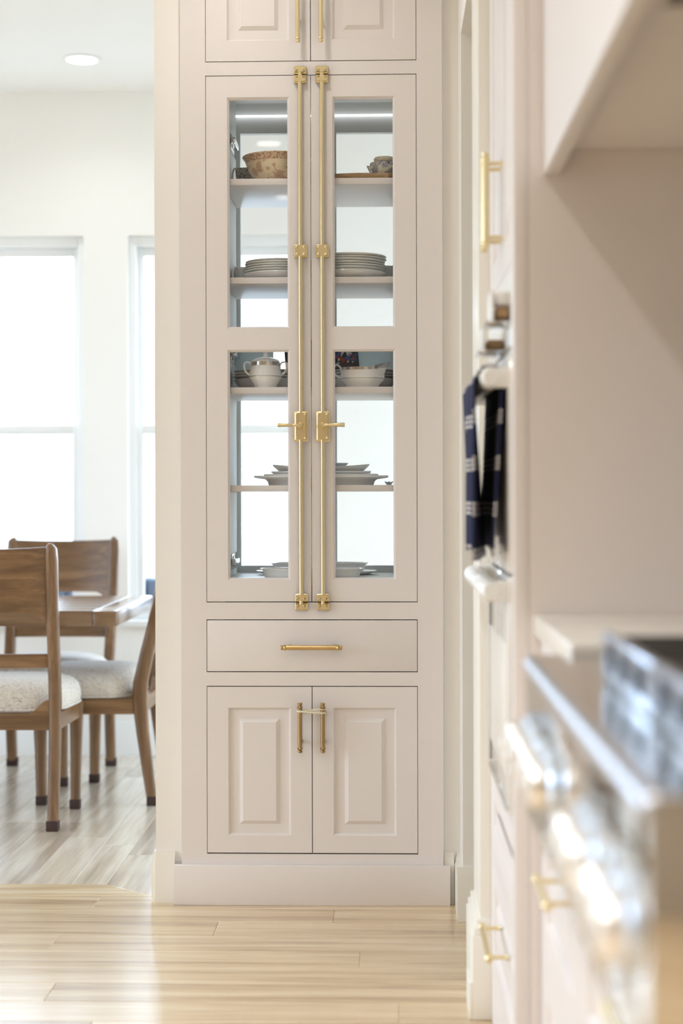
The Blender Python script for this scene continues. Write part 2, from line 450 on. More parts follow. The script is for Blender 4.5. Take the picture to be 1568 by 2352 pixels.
while y > 1.9:
    y0 = y - PW
    cuts = list(ends.get(rows, ())) or [random.uniform(-1.0, 0.6)]
    c = sorted(set(cuts)); xs = [c[0]]
    while xs[0] > -3.0: xs.insert(0, xs[0] - random.uniform(1.1, 1.4))
    xs += c[1:]
    while xs[-1] < 0.9: xs.append(xs[-1] + random.uniform(1.1, 1.4))
    for a, e in zip(xs, xs[1:]):
        if rows == 0 and e > -0.7:
            if a < -0.9: plank(a, -0.702, y0, y, M['oak_x'], [(a + GAP, y0 + GAP), (-0.704, y0 + GAP), (-0.8628, y - GAP), (a + GAP, y - GAP)])
        elif a < 0.92: plank(a, min(e, 0.95), y0, y, M['oak_x'])
    y = y0; rows += 1
xs = [-0.66, -0.862, -0.968]
while xs[-1] > -2.9: xs.append(xs[-1] - PW)
for x1, x0 in zip(xs, xs[1:]):
    yy = EDGE + 0.0
    k = 0
    first = {-0.862: 0.40, -0.968: 0.55}.get(x0, random.uniform(0.35, 1.2))
    while yy < YW:
        ln = first if k == 0 else random.uniform(1.0, 1.35)
        if x0 == -0.862 and k == 0: plank(x0, x1, yy - PW, yy + ln, M['oak_y'], [(x0 + GAP, yy + GAP), (-0.7035, yy - PW + GAP), (x1 - GAP, yy - PW + GAP), (x1 - GAP, yy + ln - GAP), (x0 + GAP, yy + ln - GAP)])
        else: plank(x0, x1, yy, min(yy + ln, YW), M['oak_y'])
        yy += ln; k += 1

# ceiling
b = bmesh.new(); box(b, XL - 0.2, 1.9, YB - 0.2, YW + 0.2, CEIL, CEIL + 0.12)
struct('ceiling', b, M['ceil'])

# window wall with its openings
WIN = [at(-235, 700, YW)[0], at(192, 700, YW)[0], at(293, 700, YW)[0], at(722, 700, YW)[0]]
WZ0, WZ1 = 0.615, at(200, 541, YW)[1]
WIN3 = (-3.9, -2.55)
b = bmesh.new()
spans = [(XL, WIN3[0]), (WIN3[1], WIN[0]), (WIN[1], WIN[2]), (WIN[3], 1.9)]
for a, e in spans: box(b, a, e, YW, YW + 0.16, 0, CEIL)
for a, e in (WIN3, WIN[0:2], WIN[2:4]):
    box(b, a, e, YW, YW + 0.16, 0, WZ0); box(b, a, e, YW, YW + 0.16, WZ1, CEIL)
struct('wall_far', b, M['dwall'])

def window(name, x0, x1):
    b = bmesh.new()
    j = 0.035; ya, yb = YW + 0.035, YW + 0.125
    for a, e in ((x0, x0 + j), (x1 - j, x1)): box(b, a, e, ya, yb, WZ0, WZ1, 0.003)
    box(b, x0 + j, x1 - j, ya, yb, WZ1 - 0.045, WZ1, 0.003); box(b, x0 + j, x1 - j, ya, yb, WZ0, WZ0 + 0.03, 0.003)
    w = struct(name, b, M['wtrim'])
    zm = at(100, 986, YW)[1]
    for nm, z0, z1, yo in (('upper_sash', zm - 0.022, WZ1 - 0.045, 0.03), ('lower_sash', WZ0 + 0.03, zm + 0.022, 0.0)):
        b = bmesh.new(); r = 0.03; a, e = x0 + j, x1 - j; q0, q1 = YW + 0.05 + yo, YW + 0.078 + yo
        box(b, a, a + r, q0, q1, z0, z1, 0.004); box(b, e - r, e, q0, q1, z0, z1, 0.004)
        box(b, a + r, e - r, q0, q1, z0, z0 + 0.04, 0.004); box(b, a + r, e - r, q0, q1, z1 - 0.04, z1, 0.004)
        s = obj(nm, b, M['wtrim'], w)
        b = bmesh.new(); box(b, a + r - 0.004, e - r + 0.004, q0 + 0.011, q0 + 0.017, z0 + 0.036, z1 - 0.036)
        obj('pane', b, M['wglass'], s)
    b = bmesh.new(); box(b, x0 - 0.03, x1 + 0.03, YW - 0.035, YW + 0.05, WZ0 - 0.03, WZ0 + 0.001, 0.005)
    obj('window_sill', b, M['wtrim'], w)
    portal(name + '_portal', ((x0 + x1) / 2, YW + 0.15, (WZ0 + WZ1) / 2), (-PI / 2, 0, 0), x1 - x0, WZ1 - WZ0)
    return w
window('window_1', WIN[0], WIN[1]); window('window_2', WIN[2], WIN[3]); window('window_3', *WIN3)

def base_run(name, x0, x1, yf, h=0.145, t=0.016, m=None, d=-1):
    """baseboard with an eased cap on a wall that faces the kitchen (-y)"""
    b = bmesh.new()
    prof = [(0, 0), (t, 0), (t, h - 0.035), (t * 0.8, h - 0.026), (t * 0.8, h - 0.02), (t * 0.45, h - 0.006), (t * 0.4, h), (0, h)]
    prism(b, prof, x0, x1, lambda u, v, q: (q, yf + d * u, v))
    return struct(name, b, m or M['trim'])
base_run('baseboard_far', XL, 1.9, YW, 0.15, 0.018, M['wtrim'])

# partition beside the cabinet
xa = at(356, 1136, DIV0)[0]; xcl = at(414.5, 1136, YF)[0]; xcr = at(1017, 1136, YF)[0]
b = bmesh.new(); box(b, xa, xcl + 0.012, DIV0, DIV1, 0, CEIL); struct('wall_divider', b, M['wall'])
base_run('baseboard_divider', xa - 0.0, xcl - 0.02, DIV0, 0.148, 0.018)
b = bmesh.new(); prism(b, [(0, 0), (0.013, 0), (0.013, 0.113), (0.010, 0.122), (0.006, 0.142), (0.005, 0.148), (0, 0.148)], DIV0 + 0.0005, DIV1 + 0.0, lambda u, v, q: (xa - u, q, v))
struct('baseboard_divider_end', b, M['trim'])
# right: back of the niche, jamb, header, pier
XW = 0.2075
YC = at(1060, 2113, 4.5)[0] * 0 + 4.507
b = bmesh.new(); box(b, xcr - 0.02, XW, DIV0, DIV1, 0, CEIL); struct('wall_niche', b, M['wall'])
base_run('baseboard_niche', xcr + 0.001, XW - 0.017, DIV0, 0.15, 0.014)
b = bmesh.new(); box(b, XW, 1.9, YC, DIV1, 0, CEIL); struct('wall_right_jamb', b, M['wall'])
base_run('baseboard_right_jamb', XW - 0.016, 1.9, YC, 0.15, 0.016)
b = bmesh.new()
prism(b, [(0, 0), (0.016, 0), (0.016, 0.115), (0.0128, 0.124), (0.0128, 0.13), (0.007, 0.144), (0.0064, 0.15), (0, 0.15)], YC + 0.0005, DIV0 - 0.001, lambda u, v, q: (XW - u, q, v))
struct('baseboard_right_jamb_end', b, M['trim'])
b = bmesh.new(); box(b, XW, 1.9, 3.93, YC, at(1060, 77, YC)[1], CEIL); struct('wall_header', b, M['wall'])
b = bmesh.new(); box(b, XW, 0.75, 3.67, 3.93, 0, CEIL, 0.002); struct('wall_pier', b, M['trim'])
b = bmesh.new()
def plinth(b, z0, z1, o): box(b, XW - o, 0.26, 3.67 - o, 3.93 + o, z0, z1, 0.002)
plinth(b, 0, 0.19, 0.018); plinth(b, 0.19, 0.207, 0.014); plinth(b, 0.207, 0.225, 0.008)
box(b, XW - 0.026, XW - 0.016, 3.652, 3.78, 0, 0.085, 0.003)
struct('trim_1', b, M['trim'])
# right wall behind the run, passage end, other walls
b = bmesh.new(); box(b, XR, XR + 0.12, YB, 3.67, 0, CEIL); struct('wall_right', b, M['taupe'])
b = bmesh.new(); box(b, 0.75, 1.9, 3.67, 3.93, 0, CEIL); struct('wall_passage', b, M['wall'])
b = bmesh.new()
for a, e in ((3.67, 5.3), (7.1, YW + 0.16)): box(b, 1.9, 2.02, a, e, 0, CEIL)
box(b, 1.9, 2.02, 5.3, 7.1, 0, 0.5); box(b, 1.9, 2.02, 5.3, 7.1, 2.6, CEIL)
struct('wall_dining_right', b, M['dwall'])
b = bmesh.new()
for q in (5.3, 6.175, 7.05): box(b, 1.94, 2.0, q, q + 0.05, 0.5, 2.6)
box(b, 1.94, 2.0, 5.3, 7.1, 0.5, 0.55); box(b, 1.94, 2.0, 5.3, 7.1, 2.55, 2.6)
struct('window_8', b, M['wtrim']); portal('right_portal', (2.03, 6.2, 1.55), (0, PI / 2, 0), 2.1, 1.8)  # unseen window added to brighten the dining room
# left wall: large windows; back wall with a wide glazed opening
b = bmesh.new()
LW = [(1.3, 3.5), (4.95, 7.2)]
LZ0 = 0.3
ys = [YB - 0.12] + [v for p in LW for v in p] + [YW + 0.16]
for k in range(0, len(ys), 2): box(b, XL - 0.16, XL, ys[k], ys[k + 1], 0, CEIL)
for p in LW: box(b, XL - 0.16, XL, p[0], p[1], 0, LZ0); box(b, XL - 0.16, XL, p[0], p[1], 2.55, CEIL)
struct('wall_left', b, M['dwall'])
for k, p in enumerate(LW):
    b = bmesh.new()
    for q in (p[0], (p[0] + p[1]) / 2 - 0.025, p[1] - 0.05): box(b, XL - 0.12, XL - 0.06, q, q + 0.05, LZ0, 2.55)
    box(b, XL - 0.12, XL - 0.06, p[0], p[1], LZ0, LZ0 + 0.05); box(b, XL - 0.12, XL - 0.06, p[0], p[1], 2.50, 2.55)
    w = struct('window_%d' % (k + 4), b, M['wtrim'])
    portal('side_portal', (XL - 0.17, (p[0] + p[1]) / 2, (LZ0 + 2.55) / 2), (0, -PI / 2, 0), 2.55 - LZ0, p[1] - p[0])
b = bmesh.new(); box(b, XL, XR, YB - 0.12, YB, 0, CEIL); struct('wall_back', b, M['taupe'])

# outside
b = bmesh.new(); box(b, -40, 40, -40, 60, -0.5, -0.3); g = struct('ground', b, M['ground'])
b = bmesh.new(); box(b, -9, 6, 10.0, 10.3, -0.3, 0.0)
for k in range(30): box(b, -9 + k * 0.5 + 0.004, -8.5 + k * 0.5 - 0.004, 9.98, 10.32, 0.0, 0.665, 0.01)
tag(obj('garden_wall', b, M['fence']), 'dark slate garden wall outside the windows', 'wall')

# ------------------------------------------------------------------ ceiling cans
def can(x, y, label, w=5.0, col=None, first=[]):
    t = thing('recessed_ceiling_light', label, 'ceiling light', (x, y, CEIL), group='recessed ceiling lights', world=False)
    if not first:
        b = bmesh.new(); lathe(b, [(0.062, 0.0), (0.086, 0.0), (0.088, -0.003), (0.082, -0.006), (0.068, -0.007), (0.062, -0.004)], 40)
        first.append(mesh('trim_ring', b, M['ceil']))
        b = bmesh.new(); lathe(b, [(0, -0.0045), (0.064, -0.0045), (0.064, -0.002), (0, -0.002)], 40)
        first.append(mesh('lens', b, M['lamp']))
    obj('trim_ring', first[0], None, t); obj('lens', first[1], None, t)
    l = bpy.data.lights.new('can_lamp', 'AREA'); l.shape = 'DISK'; l.size = 0.11; l.energy = w; l.color = col or CAN_COL; l.spread = 2.4
    o = bpy.data.objects.new('can_lamp', l); COL.objects.link(o); o.parent = t; o.location = (0, 0, -0.02)
xd, _ = at(190, 132, 6.82)
can(xd, 6.80, 'round ceiling light above the dining table near the windows', 0.8, DIN_COL)
can(xd, 5.40, 'ceiling light over the kitchen end of the dining table', 1.0, DIN_COL)  # unseen lamp added to brighten the window wall
can(-2.9, 5.40, 'ceiling light over the far left end of the dining room', 1.0, DIN_COL)  # unseen lamp added for more light in the dining room
can(0.6, 5.9, 'ceiling light of the dining room behind the tall cabinet', 0.4, DIN_COL)  # another unseen lamp added to lift the dining room
can(-0.46, 4.22, 'ceiling light just in front of the tall cabinet', 1.5)
can(-0.60, 2.45, 'ceiling light over the aisle beside the hood', 2.0)
can(-0.62, 0.93, 'ceiling light over the aisle near the camera', 7.0)
can(-0.63, -0.60, 'ceiling light over the aisle behind the camera', 20.0)
can(-1.20, -2.20, 'ceiling light farthest behind the camera', 17.0)  # unseen lamp added to light the side panel and cabinet interior
can(-1.75, 2.45, 'ceiling light over the island side of the aisle', 1.5)
can(-1.75, 0.6, 'ceiling light over the island side level with the camera', 3.0)

# ------------------------------------------------------------------ the tall built-in cabinet
def zc(py): return CAMZ + (HY - py) / 790.6
CX = at(715.3, 1136, YF)[0]
HW, FW = 0.3055, 0.381
mpc = lambda u, v, w: (CX + u, YF - w, v)
cab = thing('china_cabinet', 'tall cream built-in china cabinet with two glazed doors and brass bolts', 'cabinet', (CX, YF + 0.2, 0))
ZU0 = zc(138.5); ZG1, ZG0 = zc(171.5), zc(1382.5); ZD1, ZD0 = zc(1424), zc(1543); ZL1, ZL0 = zc(1577), zc(1961.5)
g = 0.0016                                   # half of a door gap
b = bmesh.new()
for s in (-1, 1): mbox(b, mpc, s * FW, s * (HW + g), 0.0, CEIL - 0.004, -0.02, 0)
for v0, v1 in ((0, ZL0 - g), (ZL1 + g, ZD0 - g), (ZD1 + g, ZG0 - g), (ZG1 + g, ZU0 - g), (2.95, CEIL - 0.004)):
    mbox(b, mpc, -HW - g, HW + g, v0, v1, -0.02, 0)
obj('face_frame', b, M['cab'], cab)
b = bmesh.new()
IW = 0.256
ZI0, ZI1 = zc(1331), 2.43
for s in (-1, 1): mbox(b, mpc, s * IW, s * (IW + 0.02), 0.02, 2.96, -0.44, -0.022)
for s in (-1, 1): mbox(b, mpc, s * (IW + 0.02), s * FW, 0.02, 2.96, -0.03, -0.021)
mbox(b, mpc, -IW, IW, ZI0 - 0.02, ZI0, -0.44, -0.022); mbox(b, mpc, -IW, IW, ZI1, ZI1 + 0.02, -0.44, -0.022)
mbox(b, mpc, -IW, IW, 0.02, ZI0 - 0.02, -0.44, -0.43)      # solid back below
mbox(b, mpc, -IW, IW, ZI1 + 0.02, 2.96, -0.44, -0.43)
mbox(b, mpc, -IW, IW, 0.64, 0.66, -0.43, -0.022)
obj('carcass', b, M['inside'], cab)
b = bmesh.new()                               # glazed back: frame with a centre mullion
zt = 2.335; zb = ZI0 + 0.022; fr = 0.0125
mbox(b, mpc, -IW, -IW + fr, ZI0, ZI1, -0.44, -0.415); mbox(b, mpc, IW - fr, IW, ZI0, ZI1, -0.44, -0.415)
mbox(b, mpc, -IW + fr, IW - fr, zt, ZI1, -0.44, -0.415); mbox(b, mpc, -IW + fr, IW - fr, ZI0, zb, -0.44, -0.415)
mbox(b, mpc, -0.061, 0.061, zb, zt, -0.44, -0.415)
bf = obj('back_frame', b, M['inside'], cab)
for s in (-1, 1):
    b = bmesh.new(); mbox(b, mpc, s * 0.059, s * (IW - fr + 0.002), zb - 0.002, zt + 0.002, -0.43, -0.425); obj('pane', b, M['glass'], bf)
SHELF = [zc(404) , zc(632.5), zc(887), zc(1114)]
for z in SHELF:
    b = bmesh.new(); mbox(b, mpc, -IW + 0.001, IW - 0.001, z - 0.0185, z, -0.405, -0.028, 0.0012); obj('shelf', b, M['cab'], cab)
b = bmesh.new(); mbox(b, mpc, -IW, IW, 2.3855, 2.3895, -0.412, -0.400, 0.0008); obj('light_strip', b, M['led'], cab)  # glowing bar drawn for the bright line across the glass
# base board and small cove
b = bmesh.new()
xb0, xb1 = at(398, 2030, YF - 0.02)[0] - CX, at(1034, 2030, YF - 0.02)[0] - CX
mbox(b, mpc, xb0, xb1, 0.0, zc(1986), 0.0, 0.022, 0.0015)
obj('base_board', b, M['cab'], cab)

def mp_side(s): return mpc
DOORX = ((-HW, -g * 0.7), (g * 0.7, HW))
# upper solid doors
for k, (u0, u1) in enumerate(DOORX):
    b = bmesh.new(); door_mesh(b, mpc, u0, u1, ZU0 + 0.001, 2.948, 0.02, 0.0615, [(ZU0 + 0.060, 2.89)], RAISED)
    d = obj('upper_door', b, M['cab'], cab)
    b = bmesh.new(); c = at((685, 737.5)[k], 60, YF)[0] - CX
    zb_ = zc(103.5); bar_pull(b, mpc, (c, zb_ + 0.15), 0.30, 'v', stand=0.032, inset=0.07); obj('pull', b, M['brass'], d)
# glazed doors with cremone bolts
zm0, zm1 = zc(802), zc(753.5); zp0, zp1 = zc(1332), zc(221)
def rivets(b, cx, cz, dx, dz, w):
    for sx in (-1, 1):
        for sz in (-1, 1):
            lathe(b, [(0.0037, w), (0.0034, w + 0.0016), (0.002, w + 0.0027), (0, w + 0.003)], 10, mp=lambda v: mpc(cx + sx * dx + v.x, cz + sz * dz + v.y, v.z))
def plate(b, cx, z0, z1, hw, w0, w1, arc0=0.0, arc1=0.0):
    """small bevelled plate whose ends may bow"""
    def outline(i, a0, a1):
        n = 8; P = []
        for k in range(n + 1):
            t = -1 + 2 * k / n; P.append((cx + (hw - i) * t, z0 + i - a0 * (1 - t * t) + a0 * 0))
        for k in range(n + 1):
            t = 1 - 2 * k / n; P.append((cx + (hw - i) * t, z1 - i + a1 * (1 - t * t)))
        return P
    R = [[mpc(u, v, w) for u, v in outline(i, arc0, arc1)] for i, w in ((0, w0), (0, w0 + (w1 - w0) * 0.5), (0.0022, w0 + (w1 - w0) * 0.62), (0.0035, w1))]
    loft(b, R)
for k, (u0, u1) in enumerate(DOORX):
    b = bmesh.new(); door_mesh(b, mpc, u0, u1, ZG0 + 0.001, ZG1 - 0.001, 0.021, 0.0615, [(zp0, zm0), (zm1, zp1)], GLAZED, False)
    d = obj('glazed_door', b, M['cab'], cab)
    for v0, v1 in ((zp0, zm0), (zm1, zp1)):
        b = bmesh.new(); mbox(b, mpc, u0 + 0.0615 + 0.003, u1 - 0.0615 - 0.003, v0 + 0.004, v1 - 0.004, -0.014, -0.010); obj('pane', b, M['glass'], d)
    cx = at((690.5, 740.5)[k], 780, YF)[0] - CX
    # rod
    b = bmesh.new(); tube(b, [mpc(cx, z, 0.0105) for z in (zc(1395), zc(900), zc(400), zc(160))], 0.0061, 14); obj('bolt_rod', b, M['brass'], d)
    # guides
    b = bmesh.new(); plate(b, cx, zc(1382), zc(1364.5), 0.0182, 0.0, 0.0175, 0.0, 0.0016); rivets(b, cx, zc(1374), 0.0095, 0.0, 0.0172); obj('bolt_guide', b, M['brass'], d)
    b = bmesh.new(); plate(b, cx, zc(190), zc(172.5), 0.0182, 0.0, 0.0175, 0.0016, 0.0); rivets(b, cx, zc(178), 0.0100, 0.0, 0.0172); obj('bolt_guide', b, M['brass'], d)
    b = bmesh.new(); plate(b, cx, zc(591), zc(562), 0.0185, 0.0, 0.0175, 0.0012, 0.0012); rivets(b, cx, zc(576.5), 0.0105, 0.0105, 0.0172); obj('bolt_guide', b, M['brass'], d)
    # lock plate and lever
    b = bmesh.new(); plate(b, cx + 0.0005, zc(1013), zc(945), 0.0208, 0.0, 0.008, 0.0025, 0.0025); plate(b, cx + 0.0005, zc(1010.5), zc(947.5), 0.0172, 0.0075, 0.0195, 0.0022, 0.0022)
    rivets(b, cx + 0.0005, zc(979), 0.0128, 0.0345, 0.019); obj('lock_plate', b, M['brass'], d)
    s = (-1, 1)[k]; zl = zc(978)
    b = bmesh.new()
    lathe(b, [(0.0094, 0.019), (0.0094, 0.022), (0.0072, 0.0245), (0.0060, 0.030), (0.0058, 0.042), (0, 0.0425)], 18, mp=lambda v: mpc(cx + v.x, zl + v.y, v.z))
    tube(b, [mpc(cx, zl, 0.034), mpc(cx + s * 0.006, zl + 0.0005, 0.0385), mpc(cx + s * 0.014, zl + 0.001, 0.040), mpc(cx + s * 0.0225, zl + 0.0012, 0.040)], [0.0050, 0.0050, 0.0040, 0.0036], 12)
    tube(b, [mpc(cx + s * q, zl + 0.0012, 0.040) for q in (0.0222, 0.0228, 0.063, 0.0652)], [0.0044, 0.0048, 0.0060, 0.0050], 12)
    obj('lever_handle', b, M['brass'], d)
    # keepers on the frame
    b = bmesh.new(); plate(b, cx, zc(169.5), zc(153), 0.0182, 0.0, 0.0175, 0.0, 0.0016); rivets(b, cx, zc(163), 0.0100, 0.0, 0.0172); obj('bolt_keeper', b, M['brass'], cab)
    b = bmesh.new(); plate(b, cx, zc(1400.5), zc(1384.5), 0.0182, 0.0, 0.0175, 0.0016, 0.0); rivets(b, cx, zc(1391), 0.0095, 0.0, 0.0172); obj('bolt_keeper', b, M['brass'], cab)
# hinges on the inner side walls
for sgn in (-1, 1):
    for py in (332, 815, 1288):
        z = zc(py) if py != 332 else zc(332) - 0.0
        z = CAMZ + (HY - py) / 745.0
        b = bmesh.new()
        hx = sgn * (IW - 0.0015)
        mbox(b, mpc, hx - 0.0015, hx + 0.0015, z - 0.024, z + 0.024, -0.38, -0.22, 0.0008)
        mbox(b, mpc, hx - sgn * 0.001, hx - sgn * 0.016, z - 0.009, z + 0.009, -0.32, -0.20, 0.004)
        lathe(b, [(0, 0), (0.0175, 0), (0.0175, 0.004), (0.012, 0.006), (0, 0.006)], 20, mp=lambda v: mpc(hx - sgn * (0.001 + v.z), z + v.x, -0.25 + v.y))
        obj('hinge', b, M['chrome'], cab)
# drawer
b = bmesh.new(); mbox(b, mpc, -HW, HW, ZD0 + 0.001, ZD1 - 0.001, -0.02, 0, 0.001)
d = obj('drawer', b, M['cab'], cab)
b = bmesh.new(); bar_pull(b, mpc, (at(716, 1485, YF)[0] - CX, zc(1485.5)), 0.1795, 'u', r=0.0074, stand=0.032, inset=0.026); obj('pull', b, M['bronze'], d)
# lower doors
zpull = (zc(1611) + zc(1726)) / 2; lpull = zc(1611) - zc(1726)
pulls = []
for k, (u0, u1) in enumerate(DOORX):
    b = bmesh.new(); door_mesh(b, mpc, u0, u1, ZL0 + 0.0025, ZL1 - 0.001, 0.02, 0.0612, [(zc(1920), zc(1626))], RAISED)
    d = obj('lower_door', b, M['cab'], cab)
    c = at((690, 742)[k], 1668, YF)[0] - CX; pulls.append(c)
    b = bmesh.new(); bar_pull(b, mpc, (c, zpull), lpull, 'v', r=0.0070, stand=0.032, inset=0.03); obj('pull', b, M['dbronze'], d)
# black sheet added behind drawer and doors to paint the shade in the gaps
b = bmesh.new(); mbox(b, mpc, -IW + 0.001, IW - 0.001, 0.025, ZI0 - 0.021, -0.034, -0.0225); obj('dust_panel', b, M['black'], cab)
# rubber band round the two lower pulls
b = bmesh.new()
for i, (za, zb_) in enumerate(((zc(1629), zc(1625.5)), (zc(1630), zc(1633)), (zc(1631.5), zc(1634.5)))):
    r = 0.0088; P = []
    for j in range(9):
        a = PI / 2 + PI * j / 8; P.append(mpc(pulls[0] + r * math.cos(a), za, 0.032 + r * math.sin(a)))
    for q in (0.25, 0.5, 0.75):
        P.append(mpc(pulls[0] + (pulls[1] - pulls[0]) * q, za + (zb_ - za) * q + 0.0008 * math.sin(9 * q + i), 0.032 - r))
    for j in range(9):
        a = -PI / 2 + PI * j / 8; P.append(mpc(pulls[1] + r * math.cos(a), zb_, 0.032 + r * math.sin(a)))
    for q in (0.25, 0.5, 0.75):
        P.append(mpc(pulls[1] + (pulls[0] - pulls[1]) * q, zb_ + (za - zb_) * q + 0.0008 * math.sin(7 * q + i), 0.032 + r))
    tube(b, P, 0.0014, 8, closed=True)
tag(obj('rubber_band', b, M['rubber']), 'cream rubber band looped round the two lower door pulls', 'rubber band')

# ------------------------------------------------------------------ china on the shelves
def put(name, b, m, label, cat, loc, group=None, rz=0.0, angle=50):
    o = obj(name, b, m, None, angle); o.location = loc; o.rotation_euler = (0, 0, rz)
    return tag(o, label, cat, group)
# top shelf, left: red bowl and blue cup
z = SHELF[0] + 0.0002
yb_ = 4.822; x0 = at(638, 400, yb_)[0]
b = bmesh.new()
bowl = [(0, 0.006), (0.05, 0.006), (0.052, 0), (0.057, 0), (0.058, 0.006), (0.072, 0.018), (0.087, 0.038), (0.094, 0.058), (0.0985, 0.071), (0.106, 0.080), (0.1065, 0.083), (0.1035, 0.0825), (0.094, 0.072), (0.088, 0.058), (0.080, 0.038), (0.066, 0.020), (0.04, 0.012), (0, 0.011)]
lathe(b, bowl, 56); put('transferware_bowl', b, M['redware'], 'red and cream transferware bowl on the top shelf', 'bowl', (x0, yb_, z))
def cup(name, label, loc, m, rz, r=0.04, h=0.042, hm=None, group=None, k=1.0):
    t = thing(name, label, 'cup', loc, rz, group, world=False)
    b = bmesh.new(); lathe(b, [(0, 0.004), (r * 0.5, 0.004), (r * 0.52, 0), (r * 0.6, 0), (r * 0.62, 0.005), (r * 0.85, h * 0.4), (r * 0.95, h * 0.8), (r, h), (r * 0.96, h), (r * 0.9, h * 0.8), (r * 0.78, h * 0.4), (r * 0.5, 0.009), (0, 0.008)], 36)
    obj('cup_body', b, m, t, 50)
    b = bmesh.new(); P = []
    for j in range(15):
        a = -2.3 + 4.6 * j / 14; P.append((r * 0.93 + 0.012 * k + 0.017 * k * math.cos(a), 0, h * 0.52 + h * 0.46 * math.sin(a) * (1 if a > 0 else 0.9)))
    tube(b, P, 0.0026, 8); obj('handle', b, hm or m, t, 60)
    return t
xh = at(563, 400, 4.93)[0]
cup('blue_cup', 'blue patterned cup with cream handle half hidden behind the red bowl', (xh, 4.932, z), M['blueware'], -2.35, r=0.031, h=0.072, hm=M['cream'], k=0.8)
# top shelf, right: wooden tray with a blue jug and a cream lid
xt0, xt1 = at(742, 398, 4.80)[0], CX + IW - 0.012
b = bmesh.new(); rnd = random.Random(3); n = 40; P = []
cxt = (xt0 + xt1) / 2; hwx = (xt1 - xt0) / 2
for j in range(n):
    a = 2 * PI * j / n
    e = 0.25
    px_ = math.copysign(abs(math.cos(a)) ** e, math.cos(a)); py_ = math.copysign(abs(math.sin(a)) ** e, math.sin(a))
    P.append((px_ * hwx + (rnd.uniform(-0.006, 0.003) if px_ < 0.9 else 0), py_ * 0.095 + rnd.uniform(-0.005, 0.004)))
ht = [0.014 + 0.005 * rnd.random() for _ in range(n)]
R = [[(u * 0.97, v * 0.97, 0) for u, v in P], [(u, v, h * 0.4) for (u, v), h in zip(P, ht)], [(u * 0.985, v * 0.975, h) for (u, v), h in zip(P, ht)], [(u * 0.85, v * 0.8, 0.013) for u, v in P]]
loft(b, R); put('olive_wood_tray', b, M['tray'], 'brown live-edge wooden tray on the top shelf', 'tray', (cxt, 4.815, z), angle=40)
zt_ = z + 0.0195
xj = CX + IW - 0.0445
t = thing('blue_jug', 'blue patterned sauce jug standing on the wooden tray', 'jug', (xj, 4.80, zt_ - 0.006), 0, world=False)
b = bmesh.new(); prof = [(0, 0.003), (0.045, 0.003), (0.048, 0), (0.052, 0.002), (0.060, 0.02), (0.0625, 0.036), (0.0610, 0.046), (0.052, 0.0475), (0.050, 0.044), (0.04, 0.03), (0, 0.02)]
lathe(b, prof, 44, sx=0.67, sy=0.67); obj('jug_body', b, M['blueware'], t, 50)
b = bmesh.new(); tube(b, [(-0.035, 0, 0.026), (-0.043, 0, 0.034), (-0.050, 0, 0.0395)], [0.010, 0.006, 0.0014], 12); obj('spout', b, M['cream'], t, 60)
b = bmesh.new(); lathe(b, [(0, 0), (0.040, 0), (0.046, 0.002), (0.048, 0.008), (0.0475, 0.012), (0.043, 0.0155), (0.030, 0.0175), (0, 0.019)], 40, sx=0.66, sy=0.66)
put('cream_dish', b, M['cream'], 'cream glazed lid resting on the blue jug', 'lid', (xj + 0.002, 4.80, zt_ - 0.006 + 0.0476))

# second shelf: stacks of plates and cups
def plate_mesh(r, h=0.0165, foot=0.6):
    b = bmesh.new()
    lathe(b, [(0, 0.0025), (r * (foot - 0.03), 0.0025), (r * (foot - 0.02), 0), (r * foot, 0), (r * (foot + 0.01), 0.0028), (r * 0.76, 0.0065), (r * 0.97, h - 0.003), (r, h - 0.0012), (r * 0.995, h), (r * 0.97, h - 0.0005), (r * 0.74, 0.0105), (r * 0.66, 0.0062), (0, 0.0055)], 56)
    return mesh('plate', b, M['stone'], 50)
PM = plate_mesh(0.102)
def stack(me, n, c, dz, group, lab, jit=0.0018, seed=1, start=0.0):
    q = random.Random(seed)
    ordn = ['lowest', 'second from the bottom', 'third from the bottom', 'fourth from the bottom', 'fifth from the bottom', 'sixth from the bottom', 'seventh from the bottom', 'eighth from the bottom']
    for k in range(n):
        o = obj('plate', me, None); o.location = (c[0] + q.uniform(-jit, jit), c[1] + q.uniform(-jit, jit), c[2] + start + k * dz)
        o.rotation_euler = (0, 0, q.uniform(0, 6))
        w = 'topmost' if k == n - 1 else ordn[k]
        tag(o, lab % w, 'plate', group)
z = SHELF[1] + 0.0002
yl = 4.835
def bowl_under(c, r, label):
    b = bmesh.new(); lathe(b, [(0, 0.003), (r * 0.58, 0.003), (r * 0.6, 0), (r * 0.63, 0), (r * 0.66, 0.004), (r * 0.88, 0.012), (r, 0.0215), (r * 0.995, 0.0225), (r * 0.96, 0.0215), (r * 0.84, 0.013), (r * 0.6, 0.008), (0, 0.007)], 56)
    put('soup_plate', b, M['stone'], label, 'plate', c)
cl = (at(640, 620, yl)[0], yl, z); cr = (at(803, 620, yl)[0], yl - 0.01, z)
cl = (cl[0] - 0.0, yl, z)
bowl_under(cl, 0.108, 'deep grey plate at the very bottom of the left stack, second shelf')
stack(PM, 6, cl, 0.0072, 'grey plates in the left stack', 'grey stoneware plate, %s in the left stack on the second shelf', seed=2, start=0.0085)
bowl_under(cr, 0.112, 'deep grey plate at the very bottom of the right stack, second shelf')
PM2 = plate_mesh(0.108)
stack(PM2, 7, cr, 0.0079, 'grey plates in the right stack', 'grey stoneware plate, %s in the right stack on the second shelf', jit=0.003, seed=4, start=0.0095)
PM3 = plate_mesh(0.070)
xs_ = CX - IW + 0.075
